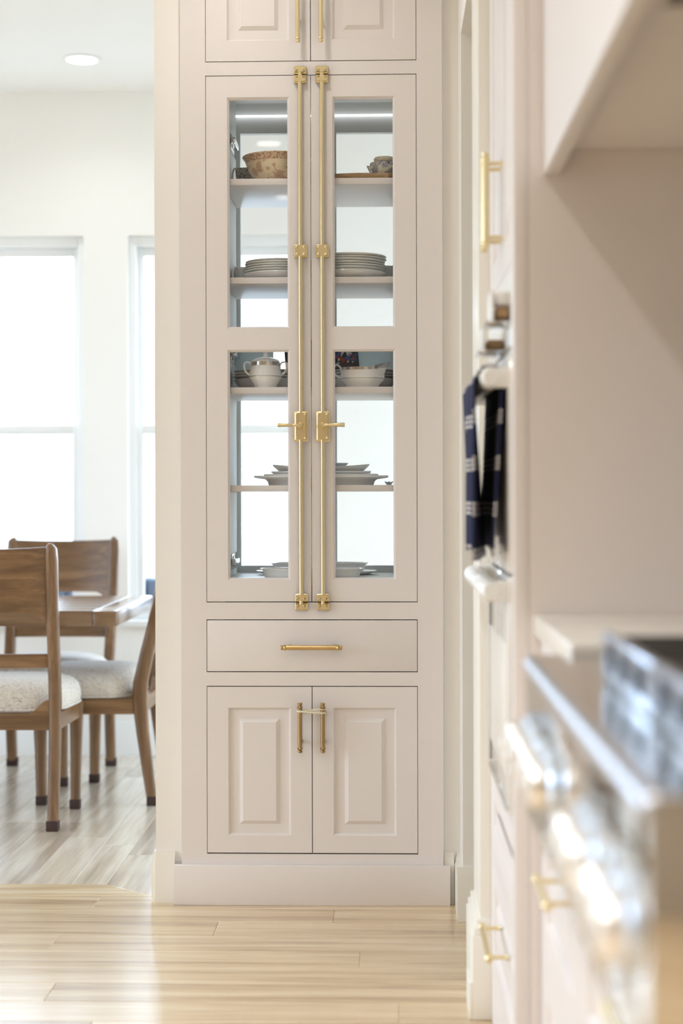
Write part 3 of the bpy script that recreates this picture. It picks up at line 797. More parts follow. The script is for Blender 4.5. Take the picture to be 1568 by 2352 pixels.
stack(PM3, 5, (xs_, 5.022, z), 0.0095, 'small saucers behind the left plates', 'small grey saucer, %s of the pile behind the left plates', seed=5)
xs2 = CX + IW - 0.083
stack(PM3, 5, (xs2, 5.005, z), 0.0085, 'small saucers behind the right plates', 'small grey saucer, %s of the pile behind the right plates', seed=6)
zz = z
def loop_handle(x, y, z0, label, big=1.0):
    t = thing('handled_cup', label, 'cup', (x, y, z0), 0, world=False)
    return t
cup('white_cup', 'white cup with ornate handle at the left end, second shelf', (CX - IW + 0.032, 4.925, z), M['white'], -2.0, r=0.026, h=0.058, k=1.1)
cup('white_cup', 'white cup whose handle shows at the right end, second shelf', (CX + IW - 0.035, 4.905, z), M['white'], -1.0, r=0.026, h=0.056, k=0.9)

# third shelf: sugar bowl, gravy boat, plates, magazine
z = SHELF[2] + 0.0002
ys_ = 4.765
xs_ = at(609.5, 880, ys_)[0]
t = thing('sugar_bowl', 'white china sugar bowl with silver band and lid', 'sugar bowl', (xs_, ys_, z), 0, world=False)
b = bmesh.new(); lathe(b, [(0, 0.004), (0.028, 0.004), (0.030, 0), (0.034, 0), (0.033, 0.004), (0.034, 0.008), (0.043, 0.022), (0.0502, 0.0335), (0.0500, 0.0355), (0.0470, 0.046), (0.0435, 0.062), (0.0425, 0.078), (0.0405, 0.078), (0.040, 0.06), (0.044, 0.034), (0.03, 0.012), (0, 0.010)], 48)
obj('bowl_body', b, M['white'], t, 50)
b = bmesh.new(); lathe(b, [(0.0438, 0.0665), (0.0432, 0.0775), (0.0418, 0.0775), (0.0418, 0.0665)], 48); obj('silver_band', b, M['silver'], t)
b = bmesh.new(); lathe(b, [(0.0503, 0.0330), (0.0506, 0.0340), (0.0500, 0.0352), (0.049, 0.034)], 48); obj('silver_line', b, M['silver'], t)
b = bmesh.new(); lathe(b, [(0.0425, 0.078), (0.0415, 0.0805), (0.037, 0.0850), (0.020, 0.0905), (0.0085, 0.0925), (0.0062, 0.096), (0.0070, 0.106), (0.0088, 0.113), (0.006, 0.1165), (0, 0.1175)], 40); obj('lid', b, M['white'], t, 50)
for s in (-1, 1):
    b = bmesh.new(); P = [(s * x_, 0, z_) for x_, z_ in ((0.0425, 0.054), (0.0425, 0.068), (0.048, 0.0765), (0.056, 0.0785), (0.0625, 0.074), (0.064, 0.064), (0.0605, 0.052), (0.054, 0.044), (0.046, 0.0385))]
    tube(b, P, [0.003, 0.003, 0.003, 0.003, 0.003, 0.003, 0.003, 0.0033, 0.0036], 10); obj('handle', b, M['white'], t, 60)
yg = 4.765; xg = at(832, 880, yg)[0]
t = thing('gravy_boat', 'white china gravy boat with silver rim in front of the magazine', 'gravy boat', (xg, yg, z), 0, world=False)
b = bmesh.new()
def boat_ring(hx, hy, h, lip=0.0, sp=0.0):
    P = []
    for j in range(48):
        a = 2 * PI * j / 48; c, s = math.cos(a), math.sin(a)
        x = hx * c + sp * max(0, c) ** 6; y = hy * s * (1 - 0.45 * max(0, c) ** 3)
        zz_ = h + lip * max(0, c) ** 2.5
        P.append((x, y, zz_))
    return P
boat = [(0.040, 0.024, 0.0), (0.0475, 0.027, 0.0), (0.047, 0.027, 0.004), (0.050, 0.029, 0.009), (0.060, 0.036, 0.020), (0.0668, 0.041, 0.0275)]
R = [boat_ring(hx, hy, h) for hx, hy, h in boat]
R += [boat_ring(0.0655, 0.0400, 0.031), boat_ring(0.0635, 0.0385, 0.040, 0.001, 0.002), boat_ring(0.0625, 0.038, 0.050, 0.006, 0.008), boat_ring(0.0635, 0.0385, 0.0605, 0.017, 0.018)]
R += [boat_ring(0.0610, 0.036, 0.0605, 0.0165, 0.018), boat_ring(0.059, 0.035, 0.048, 0.004, 0.006), boat_ring(0.055, 0.032, 0.028), boat_ring(0.03, 0.02, 0.012)]
loft(b, R); obj('boat_body', b, M['white'], t, 60)
b = bmesh.new(); loft(b, [boat_ring(0.0638, 0.0388, 0.0525, 0.0085, 0.0105), boat_ring(0.0640, 0.0389, 0.0603, 0.017, 0.018), boat_ring(0.0630, 0.038, 0.0607, 0.0172, 0.018), boat_ring(0.0625, 0.0375, 0.0535, 0.0085, 0.010)]); obj('silver_band', b, M['silver'], t, 60)
b = bmesh.new(); loft(b, [boat_ring(0.0670, 0.0412, 0.0268), boat_ring(0.0672, 0.0414, 0.0278), boat_ring(0.0664, 0.0406, 0.0288), boat_ring(0.064, 0.039, 0.0278)]); obj('silver_line', b, M['silver'], t, 60)
b = bmesh.new(); tube(b, [(x_, 0, z_) for x_, z_ in ((-0.0615, 0.049), (-0.0655, 0.062), (-0.075, 0.0695), (-0.085, 0.066), (-0.0885, 0.054), (-0.083, 0.041), (-0.073, 0.033), (-0.0635, 0.030))], 0.0032, 10); obj('handle', b, M['white'], t, 60)
def dish_stack(cx, yq, nm, side):
    b = bmesh.new(); r = 0.10
    lathe(b, [(0, 0.004), (r * 0.6, 0.004), (r * 0.62, 0), (r * 0.66, 0), (r * 0.8, 0.010), (r * 0.97, 0.030), (r, 0.036), (r * 0.985, 0.037), (r * 0.93, 0.031), (r * 0.6, 0.010), (0, 0.009)], 48)
    put('soup_bowl', b, M['stone'], 'wide grey bowl under the %s plates, third shelf' % side, 'bowl', (cx, yq, z))
    stack(PM, 3, (cx, yq, z), 0.0088, 'grey plates at the %s end of the third shelf' % side, 'grey plate, %s in the ' + side + ' pile on the third shelf', seed=8, start=0.0295)
dish_stack(CX - IW + 0.107, 4.93, 'l', 'left')
dish_stack(CX + IW - 0.107, 4.93, 'r', 'right')
for x0_, x1_, side in ((CX - IW + 0.004, at(628, 820, 5.08)[0], 'left'), (at(815, 820, 5.08)[0], CX + IW - 0.004, 'right')):
    b = bmesh.new(); box(b, x0_, x1_, 5.076, 5.090, z, z + 0.178, 0.004); tag(obj('serving_board', b, M['frost'], None), 'flat pale frosted board standing against the back glass, %s side of the third shelf' % side, 'board')
# magazine, leaning back against the centre mullion
ym = 5.045
xm0, xm1 = at(656, 840, ym)[0], at(826, 835, ym)[0]
mw = xm1 - xm0; mh = 0.172
t = thing('magazine', 'dark magazine with a dirt bike rider leaning behind the gravy boat', 'magazine', ((xm0 + xm1) / 2 - 0.009, ym - 0.005, z), 0, world=False)
tilt = math.radians(9)
def mpm(u, v, w): return (u + 0.10 * (mh - v) * 0.9, v * math.sin(tilt) - w * math.cos(tilt), v * math.cos(tilt) + w * math.sin(tilt) + 0.001)
b = bmesh.new(); mbox(b, mpm, -mw / 2, mw / 2, 0, mh, 0, 0.005, 0.0006); obj('cover', b, M['navy'], t)
def print_poly(nm, polys, m):
    for i, P in enumerate(polys):
        b = bmesh.new(); prism(b, P, 0.0049, 0.0053 + 0.00001 * i, mpm); obj(nm, b, m, t)
def pm(px, py):
    """photo pixel on the cover -> cover coordinates"""
    X, Z = at(px, py, ym - 0.01)
    v = (Z - z) / math.cos(tilt); return X - t.location.x - 0.09 * (mh - v), v
def poly(*pts): return [pm(*p) for p in pts]
print_poly('blue_streak', [poly((768, 812), (790, 806), (778, 818), (768, 824)), poly((768, 806), (778, 803.5), (768, 810)), poly((808, 817), (818, 809), (822, 813), (811, 822)), poly((800, 806), (812, 803), (806, 811)), poly((806, 827), (818, 822), (820, 828), (808, 831)), poly((740, 815), (764, 805), (764, 812), (742, 824))], M['pblue'])
print_poly('red_bodywork', [poly((767, 817), (780, 820), (786, 824), (784, 827), (767, 822)), poly((806, 824), (815, 816), (816, 820), (810, 828), (807, 833)), poly((783, 822), (791, 823), (792, 830), (785, 834)), poly((795, 828), (800, 828), (799, 834), (795, 834)), poly((766, 858), (772, 860), (771, 862), (766, 861))], M['pred'])
print_poly('rider', [poly((793, 805), (799, 808), (807, 808), (808, 812), (804, 818), (797, 817), (794, 811)), poly((783, 809), (791, 804), (793, 806), (786, 814), (784, 820), (782, 818)), poly((807, 826), (812, 826), (811, 833), (808, 833)), poly((776, 823), (780, 824), (779, 830), (775, 828)), poly((797, 828), (801, 830), (800, 833), (797, 833))], M['pwhite'])
print_poly('rider_blue', [poly((793, 818), (800, 817), (803, 822), (806, 822), (805, 829), (796, 828), (791, 824)), poly((799, 813), (806, 814), (806, 817), (800, 816))], M['pblue'])
print_poly('helmet', [poly((794, 803.2), (802, 803), (802, 807), (797, 808.5), (794, 806))], M['black'])
def txt(s, px, py, size, m, nm, rz=0.0):
    cu = bpy.data.curves.new(nm, 'FONT'); cu.body = s; cu.size = size; cu.extrude = 0.0003; cu.space_line = 0.8; cu.offset = 0.0002
    cu.materials.append(m)
    tmp = bpy.data.objects.new(nm, cu)
    o = bpy.data.objects.new(nm, bpy.data.meshes.new_from_object(tmp)); COL.objects.link(o); o.parent = t
    bpy.data.objects.remove(tmp)
    u, v = pm(px, py); p = mpm(u, v, 0.0055); o.location = p
    o.rotation_euler = (PI / 2 - tilt, rz, 0)
    return o
txt('CREA', 770.5, 874.2, 0.0068, M['pwhite'], 'title'); txt('ARTWO', 771, 878.4, 0.0068, M['pwhite'], 'title')
txt('RACE', 768.5, 846, 0.009, M['pwhite'], 'side_title', -0.8)
print_poly('red_line', [poly((742, 880.6), (790, 881.6), (790, 883), (742, 882))], M['pred'])

# fourth shelf: platters
z = SHELF[3] + 0.0002
yp = 4.845; xp = at(737, 1110, yp)[0]
def oval(name, label, prof, loc, sx, sy, m, cat='platter', seg=64, group=None):
    b = bmesh.new(); lathe(b, prof, seg, sx=sx, sy=sy); return put(name, b, m, label, cat, loc, group)
def platter(r, rim, foot, h, t_=0.0075):
    return [(0, 0.003), (foot * 0.97, 0.003), (foot * 0.98, 0), (foot, 0), (foot + (rim - foot) * 0.3, h * 0.42), (rim, h * 0.62), (r * 0.97, h - t_), (r, h - t_ * 0.6), (r * 0.995, h), (r * 0.96, h), (rim, h * 0.80), (foot, 0.006), (0, 0.005)]
oval('oval_platter', 'widest oval grey platter at the bottom of the pile, fourth shelf', platter(0.203, 0.170, 0.158, 0.029), (xp, yp, z), 1.0, 0.62, M['stone'])
oval('oval_platter', 'thin oval platter resting on the widest platter', platter(0.173, 0.15, 0.12, 0.0135), (xp, yp, z + 0.0205), 1.0, 0.62, M['stone'])
oval('oval_platter', 'second thin oval platter, right below the boat-shaped dish', platter(0.151, 0.14, 0.11, 0.014), (xp, yp, z + 0.0285), 1.0, 0.62, M['stone'])
b = bmesh.new()
def drop(hx, hy, h, lift): return [(hx * math.cos(2 * PI * j / 56), hy * math.sin(2 * PI * j / 56), h + lift * abs(math.cos(2 * PI * j / 56)) ** 2) for j in range(56)]
loft(b, [drop(0.11, 0.062, 0, 0), drop(0.128, 0.07, 0.002, 0), drop(0.143, 0.082, 0.011, 0.004), drop(0.147, 0.086, 0.0145, 0.008), drop(0.143, 0.083, 0.0145, 0.008), drop(0.125, 0.07, 0.006, 0)])
put('serving_dish', b, M['stone'], 'boat-shaped serving dish on top of the platters', 'dish', (xp, yp, z + 0.0408), angle=60)
xq = at(768, 1065, yp)[0]
b = bmesh.new(); lathe(b, [(0, 0.002), (0.014, 0), (0.02, 0.001), (0.034, 0.010), (0.0425, 0.019), (0.0415, 0.0195), (0.032, 0.012), (0, 0.004)], 28); put('crystal_bowl', b, M['crystal'], 'small cut crystal bowl sitting in the serving dish', 'bowl', (xq, yp, z + 0.0475), angle=20)
b = bmesh.new(); xk = at(893, 1108, 4.83)[0]
R = []
for h, r in ((0, 0.006), (0.003, 0.009), (0.0085, 0.0135)):
    R.append([((r + (0.0025 if j % 2 else -0.002) * (h > 0.005)) * math.cos(2 * PI * j / 12), (r + (0.0025 if j % 2 else -0.002) * (h > 0.005)) * math.sin(2 * PI * j / 12), h + (0.003 if j % 2 and h > 0.005 else 0)) for j in range(12)])
R += [[(p[0] * 0.8, p[1] * 0.8, p[2]) for p in R[-1]], [(p[0] * 0.4, p[1] * 0.4, 0.002) for p in R[-1]]]
loft(b, R); put('crystal_salt_dish', b, M['crystal'], 'tiny scalloped crystal dish at the right end, fourth shelf', 'dish', (xk, 4.83, z), angle=20)

# bottom: tray and two baking dishes
z = ZI0 + 0.0002
yd = 4.785; xd_ = at(716, 1325, yd)[0]; xd2 = at(733, 1325, 4.975)[0]
b = bmesh.new()
lathe(b, [(0, 0), (0.15, 0), (0.165, 0.002), (0.186, 0.010), (0.187, 0.012), (0.184, 0.0115), (0.162, 0.0048), (0, 0.004)], 64, sx=1.0, sy=0.56); put('oval_tray', b, M['white'], 'flat white oval tray under the fluted baking dish', 'tray', (at(727, 1322, 4.97)[0], 4.978, z))
oval('baking_dish', 'plain white oval baking dish at the front of the bottom shelf', [(0, 0.003), (0.134, 0.003), (0.137, 0), (0.140, 0.001), (0.143, 0.010), (0.147, 0.022), (0.154, 0.0268), (0.153, 0.028), (0.147, 0.0275), (0.139, 0.020), (0.134, 0.007), (0, 0.006)], (xd_, yd, z), 1.0, 0.45, M['white'], 'dish')
b = bmesh.new(); R = []
for hx, h, fl in ((0.130, 0, 0), (0.137, 0.001, 0), (0.141, 0.020, 0), (0.146, 0.027, 0.0), (0.151, 0.030, 0.0), (0.150, 0.0315, 0.0), (0.141, 0.030, 0.0015), (0.135, 0.022, 0.0022), (0.13, 0.008, 0.001)):
    R.append([((hx + fl * (1 if j % 2 else -1)) * math.copysign(abs(math.cos(2 * PI * j / 120)) ** 0.7, math.cos(2 * PI * j / 120)), (hx + fl * (1 if j % 2 else -1)) * 0.48 * math.copysign(abs(math.sin(2 * PI * j / 120)) ** 0.7, math.sin(2 * PI * j / 120)), h) for j in range(120)])
loft(b, R); put('baking_dish', b, M['white'], 'fluted white baking dish behind the plain oval one', 'dish', (xd2, 4.978, z + 0.0050), angle=30)

# ------------------------------------------------------------------ dining room
def make_chair():
    t = thing('dining_chair', 'chair', 'chair', (0, 0, 0), 0, 'walnut dining chairs', world=False)
    prof = [(-0.250, 0.0, 0.034), (-0.236, 0.10, 0.037), (-0.214, 0.28, 0.044), (-0.204, 0.40, 0.052), (-0.206, 0.47, 0.052), (-0.229, 0.58, 0.048), (-0.255, 0.69, 0.045), (-0.273, 0.78, 0.043), (-0.301, 0.96, 0.039), (-0.307, 1.003, 0.036), (-0.309, 1.016, 0.028), (-0.310, 1.0215, 0.014)]
    for s in (-1, 1):
        b = bmesh.new(); R = []
        for k, (yy, zz_, d) in enumerate(prof):
            w = 0.0195 if zz_ < 1.0 else 0.0195 - (zz_ - 1.0) ** 2 * 18
            xo = s * (0.2 + 0.010 * max(0, zz_ - 0.45) / 0.57)
            r = 0.005
            wi = w - (max(0, (zz_ - 0.985)) / 0.037) ** 2 * 0.012   # outer shoulder rounds off
            o_, i_ = (xo + s * wi, xo - s * w)
            R.append([(i_, yy - d / 2 + r, zz_), (i_ + s * r, yy - d / 2, zz_), (o_ - s * r, yy - d / 2, zz_), (o_, yy - d / 2 + r, zz_), (o_, yy + d / 2 - r, zz_), (o_ - s * r, yy + d / 2, zz_), (i_ + s * r, yy + d / 2, zz_), (i_, yy + d / 2 - r, zz_)])
        loft(b, R); lg = obj('back_post', b, M['walnut_z'], t, 50)
        b = bmesh.new(); box(b, s * 0.2 - 0.0215, s * 0.2 + 0.0215, -0.250 - 0.021, -0.250 + 0.021, 0.0, 0.036, 0.003); obj('foot_cap', b, M['cap'], lg)
        b = bmesh.new(); R = []
        for zz_, h_ in ((0.0, 0.0165), (0.20, 0.019), (0.34, 0.0225), (0.408, 0.0235)):
            cx_, cy_ = s * (0.207 + 0.006 * (zz_ / 0.408 - 1)), 0.155 + 0.004 * (zz_ / 0.408)
            r = 0.004
            R.append([(cx_ + a * h_ - (a * r if q else 0), cy_ + c_ * h_ - (0 if q else c_ * r), zz_) for a, c_, q in ((-1, -1, 0), (-1, -1, 1), (1, -1, 1), (1, -1, 0), (1, 1, 0), (1, 1, 1), (-1, 1, 1), (-1, 1, 0))])
        loft(b, R); lg = obj('front_leg', b, M['walnut_z'], t, 50)
        b = bmesh.new(); cx_ = s * 0.201; box(b, cx_ - 0.0195, cx_ + 0.0195, 0.155 - 0.0195, 0.155 + 0.0195, 0.0, 0.036, 0.003); obj('foot_cap', b, M['cap'], lg)
        b = bmesh.new(); prism(b, [(s * 0.213, -0.185), (s * 0.223, 0.140), (s * 0.200, 0.140), (s * 0.190, -0.185)], 0.350, 0.408, lambda u, v, h: (u, v, h)); obj('side_rail', b, M['walnut_y'], t)
    b = bmesh.new(); box(b, -0.19, 0.19, 0.140, 0.163, 0.350, 0.408, 0.002); obj('front_rail', b, M['walnut_x'], t)
    b = bmesh.new(); top = []
    for k in range(25):
        x_ = -0.181 + 0.362 * k / 24; e = max(0, (abs(x_) - 0.10) / 0.081); top.append((x_, 0.408 + 0.052 * (3 * e * e - 2 * e ** 3)))
    prism(b, [(-0.181, 0.352), (0.181, 0.352)] + top[::-1], -0.222, -0.196, lambda u, v, h: (u, h, v)); obj('back_rail', b, M['walnut_x'], t)
    # curved back slat, thin lower edge cut away in the middle
    b = bmesh.new(); n = 24; G = []
    for k in range(n + 1):
        u = -0.181 + 0.362 * k / n; q = u / 0.181; bow = -0.030 * (1 - q * q)
        e = max(0, (abs(u) - 0.128) / 0.053); zb_ = 0.775 - 0.045 * e * e
        ztop = 1.008 - 0.006 * (1 - q * q)
        col = []
        for zz_ in [zb_ + (ztop - zb_) * j / 4 for j in range(5)]:
            yy = -0.272 - (zz_ - 0.78) * 0.155 + bow
            col.append((u * (1 + 0.052 * (zz_ - 0.45) / 0.57), yy, zz_))
        G.append(col)
    th = 0.011
    loft(b, [[(p[0], p[1] - th, p[2]) for p in c] + [(p[0], p[1] + th, p[2]) for p in c[::-1]] for c in G]); obj('back_slat', b, M['walnut_x'], t, 40)
    b = bmesh.new(); R = []
    for k in range(13):
        u = -0.181 + 0.362 * k / 12; bow = -0.016 * (1 - (u / 0.181) ** 2); yy = -0.233 + bow
        R.append([(u, yy - 0.0115, 0.577), (u, yy + 0.0115, 0.577), (u, yy + 0.0105, 0.626), (u, yy - 0.0105, 0.626)])
    loft(b, R); obj('lower_rail', b, M['walnut_x'], t, 40)
    b = bmesh.new(); R = []
    def outline(sc, h, crown=0):
        P = []
        for j in range(60):
            a = 2 * PI * j / 60; c, s = math.cos(a), math.sin(a); e = 0.40
            x_ = math.copysign(abs(c) ** e, c); y_ = math.copysign(abs(s) ** e, s)
            hw = 0.208 + 0.030 * (y_ + 1) / 2 if y_ > -0.6 else 0.176 + (0.032 * (y_ + 1) / 0.4)
            P.append((x_ * hw * sc, -0.005 + y_ * 0.185 * (0.5 + sc / 2 if sc < 1 else 1), h))
        return P
    for sc, h in ((0.95, 0.409), (1.0, 0.418), (1.02, 0.437), (1.015, 0.460), (0.98, 0.485), (0.90, 0.503), (0.72, 0.517), (0.45, 0.524), (0.15, 0.526)): R.append(outline(sc, h))
    loft(b, R); cu = obj('seat_cushion', b, M['fabric'], t, 70)
    b = bmesh.new(); tube(b, outline(1.01, 0.417), 0.0048, 8, closed=True); obj('piping', b, M['fabric'], cu, 70)
    return t
xpost = at(123, 1700, 5.70)[0]
chA = make_chair(); chA.location = (xpost - 0.2, 5.935, 0)
chA['label'] = 'walnut dining chair nearest the camera, seen from behind'
xB = at(351, 1857, 6.16)[0]
chB = dup(chA, (xB - 0.265, 6.362, 0), PI / 2, 'walnut dining chair at the table end, seen from the side against the white wall', (1.0, 1.06, 1.0))
xD = at(133, 1500, 6.98)[0]
chD = dup(chA, (xD, 6.805, 0), PI, 'walnut dining chair on the window side of the table, facing the camera', (1.09, 1.0, 0.985))
# table
tx1 = at(268, 1405, 5.96)[0]; tx0 = -3.3; ty0, ty1 = 5.96, 6.86
tb = thing('dining_table', 'walnut dining table with a breadboard end, chairs drawn up round it', 'table', ((tx0 + tx1) / 2, 6.41, 0))
xbb = at(212, 1420, 5.96)[0]
TZ = at(268, 1403, 5.96)[1]
b = bmesh.new()
n = 6; wd = (ty1 - ty0) / n
top = None
for k in range(n):
    b = bmesh.new(); box(b, tx0, xbb - 0.001, ty0 + k * wd + 0.0004, ty0 + (k + 1) * wd - 0.0004, TZ - 0.058, TZ, 0.0012); obj('top_board', b, M['table'], tb)
b = bmesh.new(); box(b, xbb + 0.0005, tx1, ty0, ty1, TZ - 0.058, TZ, 0.005); obj('breadboard_end', b, M['table'], tb)
for cx_ in (-2.05, -2.85):
    b = bmesh.new(); box(b, cx_ - 0.09, cx_ + 0.09, 6.33, 6.49, 0.06, TZ - 0.09, 0.01); obj('pedestal', b, M['walnut_z'], tb)
    b = bmesh.new(); box(b, cx_ - 0.05, cx_ + 0.05, 6.10, 6.72, 0.0, 0.075, 0.01); obj('pedestal_foot', b, M['walnut_y'], tb)
    b = bmesh.new(); box(b, cx_ - 0.05, cx_ + 0.05, 6.10, 6.72, TZ - 0.10, TZ - 0.058, 0.004); obj('cleat', b, M['walnut_y'], tb)

# ------------------------------------------------------------------ oven tower
XT = 0.233; TY0, TY1 = 2.90, 3.668
mpt = lambda u, v, w: (XT - w, u, v)              # front faces the aisle (-x); u = depth into the room
tw = thing('oven_tower', 'tall cream oven cabinet with a plain side panel facing the camera', 'cabinet', (0.55, 3.28, 0))
b = bmesh.new(); box(b, XT + 0.0205, XR - 0.002, TY0, TY0 + 0.02, 0, CEIL - 0.004, 0.0); obj('side_panel', b, M['cab'], tw)
b = bmesh.new()
box(b, XT - 0.006, XT + 0.02, TY0, TY0 + 0.045, 0.0, CEIL - 0.004, 0.001); box(b, XT, XT + 0.02, TY1 - 0.045, TY1, 0, CEIL - 0.004)
for v0, v1 in ((0, 0.115), (0.385, 0.40), (0.575, 0.60), (1.60, 1.625)): box(b, XT, XT + 0.02, TY0 + 0.045, TY1 - 0.045, v0, v1)
obj('face_frame', b, M['cab'], tw)
b = bmesh.new(); box(b, XT + 0.02, XR - 0.002, TY0 + 0.022, TY1, 0, CEIL - 0.004); obj('carcass', b, M['cab'], tw)
um = (TY0 + TY1) / 2; ua, ub = TY0 + 0.046, TY1 - 0.046
for k, (u0, u1) in enumerate(((ua, um - 0.001), (um + 0.001, ub))):
    b = bmesh.new(); door_mesh(b, mpt, u0, u1, 1.627, 2.95, 0.019, 0.06, [(1.69, 2.89)], RAISED); d = obj('upper_door', b, M['cab'], tw)
    b = bmesh.new(); bar_pull(b, mpt, (um + (-0.03, 0.03)[k], 1.782), 0.193, 'v', stand=0.034, inset=0.022); obj('pull', b, M['brass'], d)
for (v0, v1) in ((0.117, 0.383), (0.402, 0.573)):
    b = bmesh.new(); door_mesh(b, mpt, ua, ub, v0, v1, 0.019, 0.06, [(v0 + 0.055, v1 - 0.055)], RAISED); d = obj('drawer', b, M['cab'], tw)
    if v0 < 0.2:
        b = bmesh.new(); bar_pull(b, mpt, (3.25, v1 - 0.095), 0.25, 'u', stand=0.038, inset=0.02); obj('pull', b, M['brass'], d)

def oven(name, label, v0, v1, vh, ya, yb):
    o = thing(name, label, 'oven', (XT + 0.2, um, v0))
    b = bmesh.new(); mbox(b, mpt, ua + 0.001, ub - 0.001, v0, v1, -0.02, 0.012, 0.002); obj('door', b, M['appd'], o)
    b = bmesh.new(); mbox(b, mpt, ua + 0.08, ub - 0.08, v0 + 0.06, v1 - 0.13, 0.0115, 0.0125, 0.0004); obj('door_glass', b, M['quartz'], o)
    b = bmesh.new(); w = XT - 0.190
    R = []
    for u in (ya, ya + 0.01, yb - 0.01, yb): R.append((mpt(u, vh, w)))
    tube(b, R, [0.014, 0.020, 0.020, 0.014], 16)
    for u in (ya + 0.02, yb - 0.02): mbox(b, mpt, u - 0.014, u + 0.014, vh - 0.019, vh + 0.019, 0.005, w, 0.006)
    obj('door_handle', b, M['app'], o)
    if v0 < 1:
        b = bmesh.new(); mbox(b, mpt, 3.494, 3.503, v0 + 0.015, v1 - 0.03, 0.011, 0.0128); obj('door_seam', b, M['black'], o)
        b = bmesh.new(); mbox(b, mpt, ua + 0.03, 3.50, v0 + 0.004, v0 + 0.010, 0.011, 0.0165, 0.001); obj('door_trim', b, M['chrome'], o)
    return o
ov1 = oven('wall_oven', 'white upper wall oven with a towel on its handle', 1.045, 1.445, 1.405, 2.96, 3.60)
ov2 = oven('wall_oven', 'white lower wall oven with an empty handle', 0.602, 1.038, 1.012, 2.96, 3.62)
# control panel of the upper oven with its slanted hood and louvre
b = bmesh.new(); mbox(b, mpt, ua + 0.001, ub - 0.001, 1.449, 1.598, -0.02, 0.006, 0.002); obj('control_panel', b, M['app'], ov1)
b = bmesh.new(); mbox(b, mpt, ua + 0.01, ub - 0.01, 1.455, 1.461, 0.004, 0.013, 0.001); obj('louvre', b, M['steel'], ov1)
# two small clear bins with chrome lips fixed over the towel
def bin_(label, u, v, h, wd, content):
    t = thing('wall_bin', label, 'storage bin', (XT - 0.03, u, v))
    b = bmesh.new(); mbox(b, mpt, u - 0.05, u + 0.05, v, v + h, wd - 0.006, wd, 0.001); obj('front_plate', b, M['app'], t)
    b = bmesh.new(); mbox(b, mpt, u - 0.05, u + 0.05, v - 0.004, v + 0.002, 0.005, wd + 0.006, 0.001)
    tube(b, [mpt(u - 0.05, v - 0.002, wd + 0.006), mpt(u, v - 0.003, wd + 0.007), mpt(u + 0.05, v - 0.002, wd + 0.006)], 0.003, 8)
    obj('chrome_lip', b, M['chrome'], t)
    b = bmesh.new(); mbox(b, mpt, u - 0.04, u + 0.035, v + 0.003, v + h * 0.5, 0.008, wd - 0.010, 0.004); obj('wooden_block', b, M['tray'], t)
    if content:
        b = bmesh.new(); lathe(b, [(0, 0), (0.016, 0), (0.020, 0.004), (0.021, h * 0.45), (0.018, h * 0.5), (0, h * 0.52)], 20, c=mpt(u - 0.005, v + h * 0.5 + 0.001, wd * 0.45)); obj('white_jar', b, M['white'], t)
    return t
bin_('upper clear-fronted bin with chrome lip on the oven tower', 3.03, 1.508, 0.060, 0.042, True)
bin_('lower clear-fronted bin with chrome lip just over the towel', 3.16, 1.466, 0.046, 0.050, False)

# towel over the upper handle
b = bmesh.new(); hx = 0.190; R = []
NU, rz_ = 40, random.Random(5)
def towel_col(q):
    u = 3.50 - 0.52 * q
    w1 = 0.010 * math.sin(q * 11 + 0.4) + 0.004 * math.sin(q * 23)
    w2 = 0.009 * math.sin(q * 9 + 2.1)
    col = []
    zb1 = 1.072 + 0.006 * math.sin(q * 5); zb2 = 1.085 + 0.012 * math.sin(q * 4 + 1)
    for j in range(14):
        s = j / 13; e = min(1, s * 2.2) if s < 1 else 1
        col.append((hx - 0.024 + (0.010 * s - 0.002 + w1 * (0.3 + s)) * 1.0 + (0.012 * (1 - s)) * 0, u + 0.02 * s * math.sin(q * 6), 1.402 - (1.402 - zb1) * s))
    col = col[::-1]
    for j in range(1, 8):
        a = PI - PI * j / 8; col.append((hx + 0.0245 * math.cos(a), u, 1.405 + 0.0245 * math.sin(a)))
    for j in range(14):
        s = j / 13
        col.append((hx + 0.0235 - 0.016 * s + w2 * (0.2 + s * 0.6) * 0.6, u - 0.015 * s, 1.402 - (1.402 - zb2) * s))
    return col
cols = [towel_col(k / NU) for k in range(NU + 1)]
V = [[b.verts.new(p) for p in c] for c in cols]
for A, B in zip(V, V[1:]):
    for j in range(len(A) - 1): b.faces.new([A[j], A[j + 1], B[j + 1], B[j]])
tw_o = obj('dish_towel', b, M['towel'], None, 80)
sd = tw_o.modifiers.new('solidify', 'SOLIDIFY'); sd.thickness = 0.004; sd.offset = 0
tag(tw_o, 'navy dish towel with white woven bands hanging over the upper oven handle', 'towel')

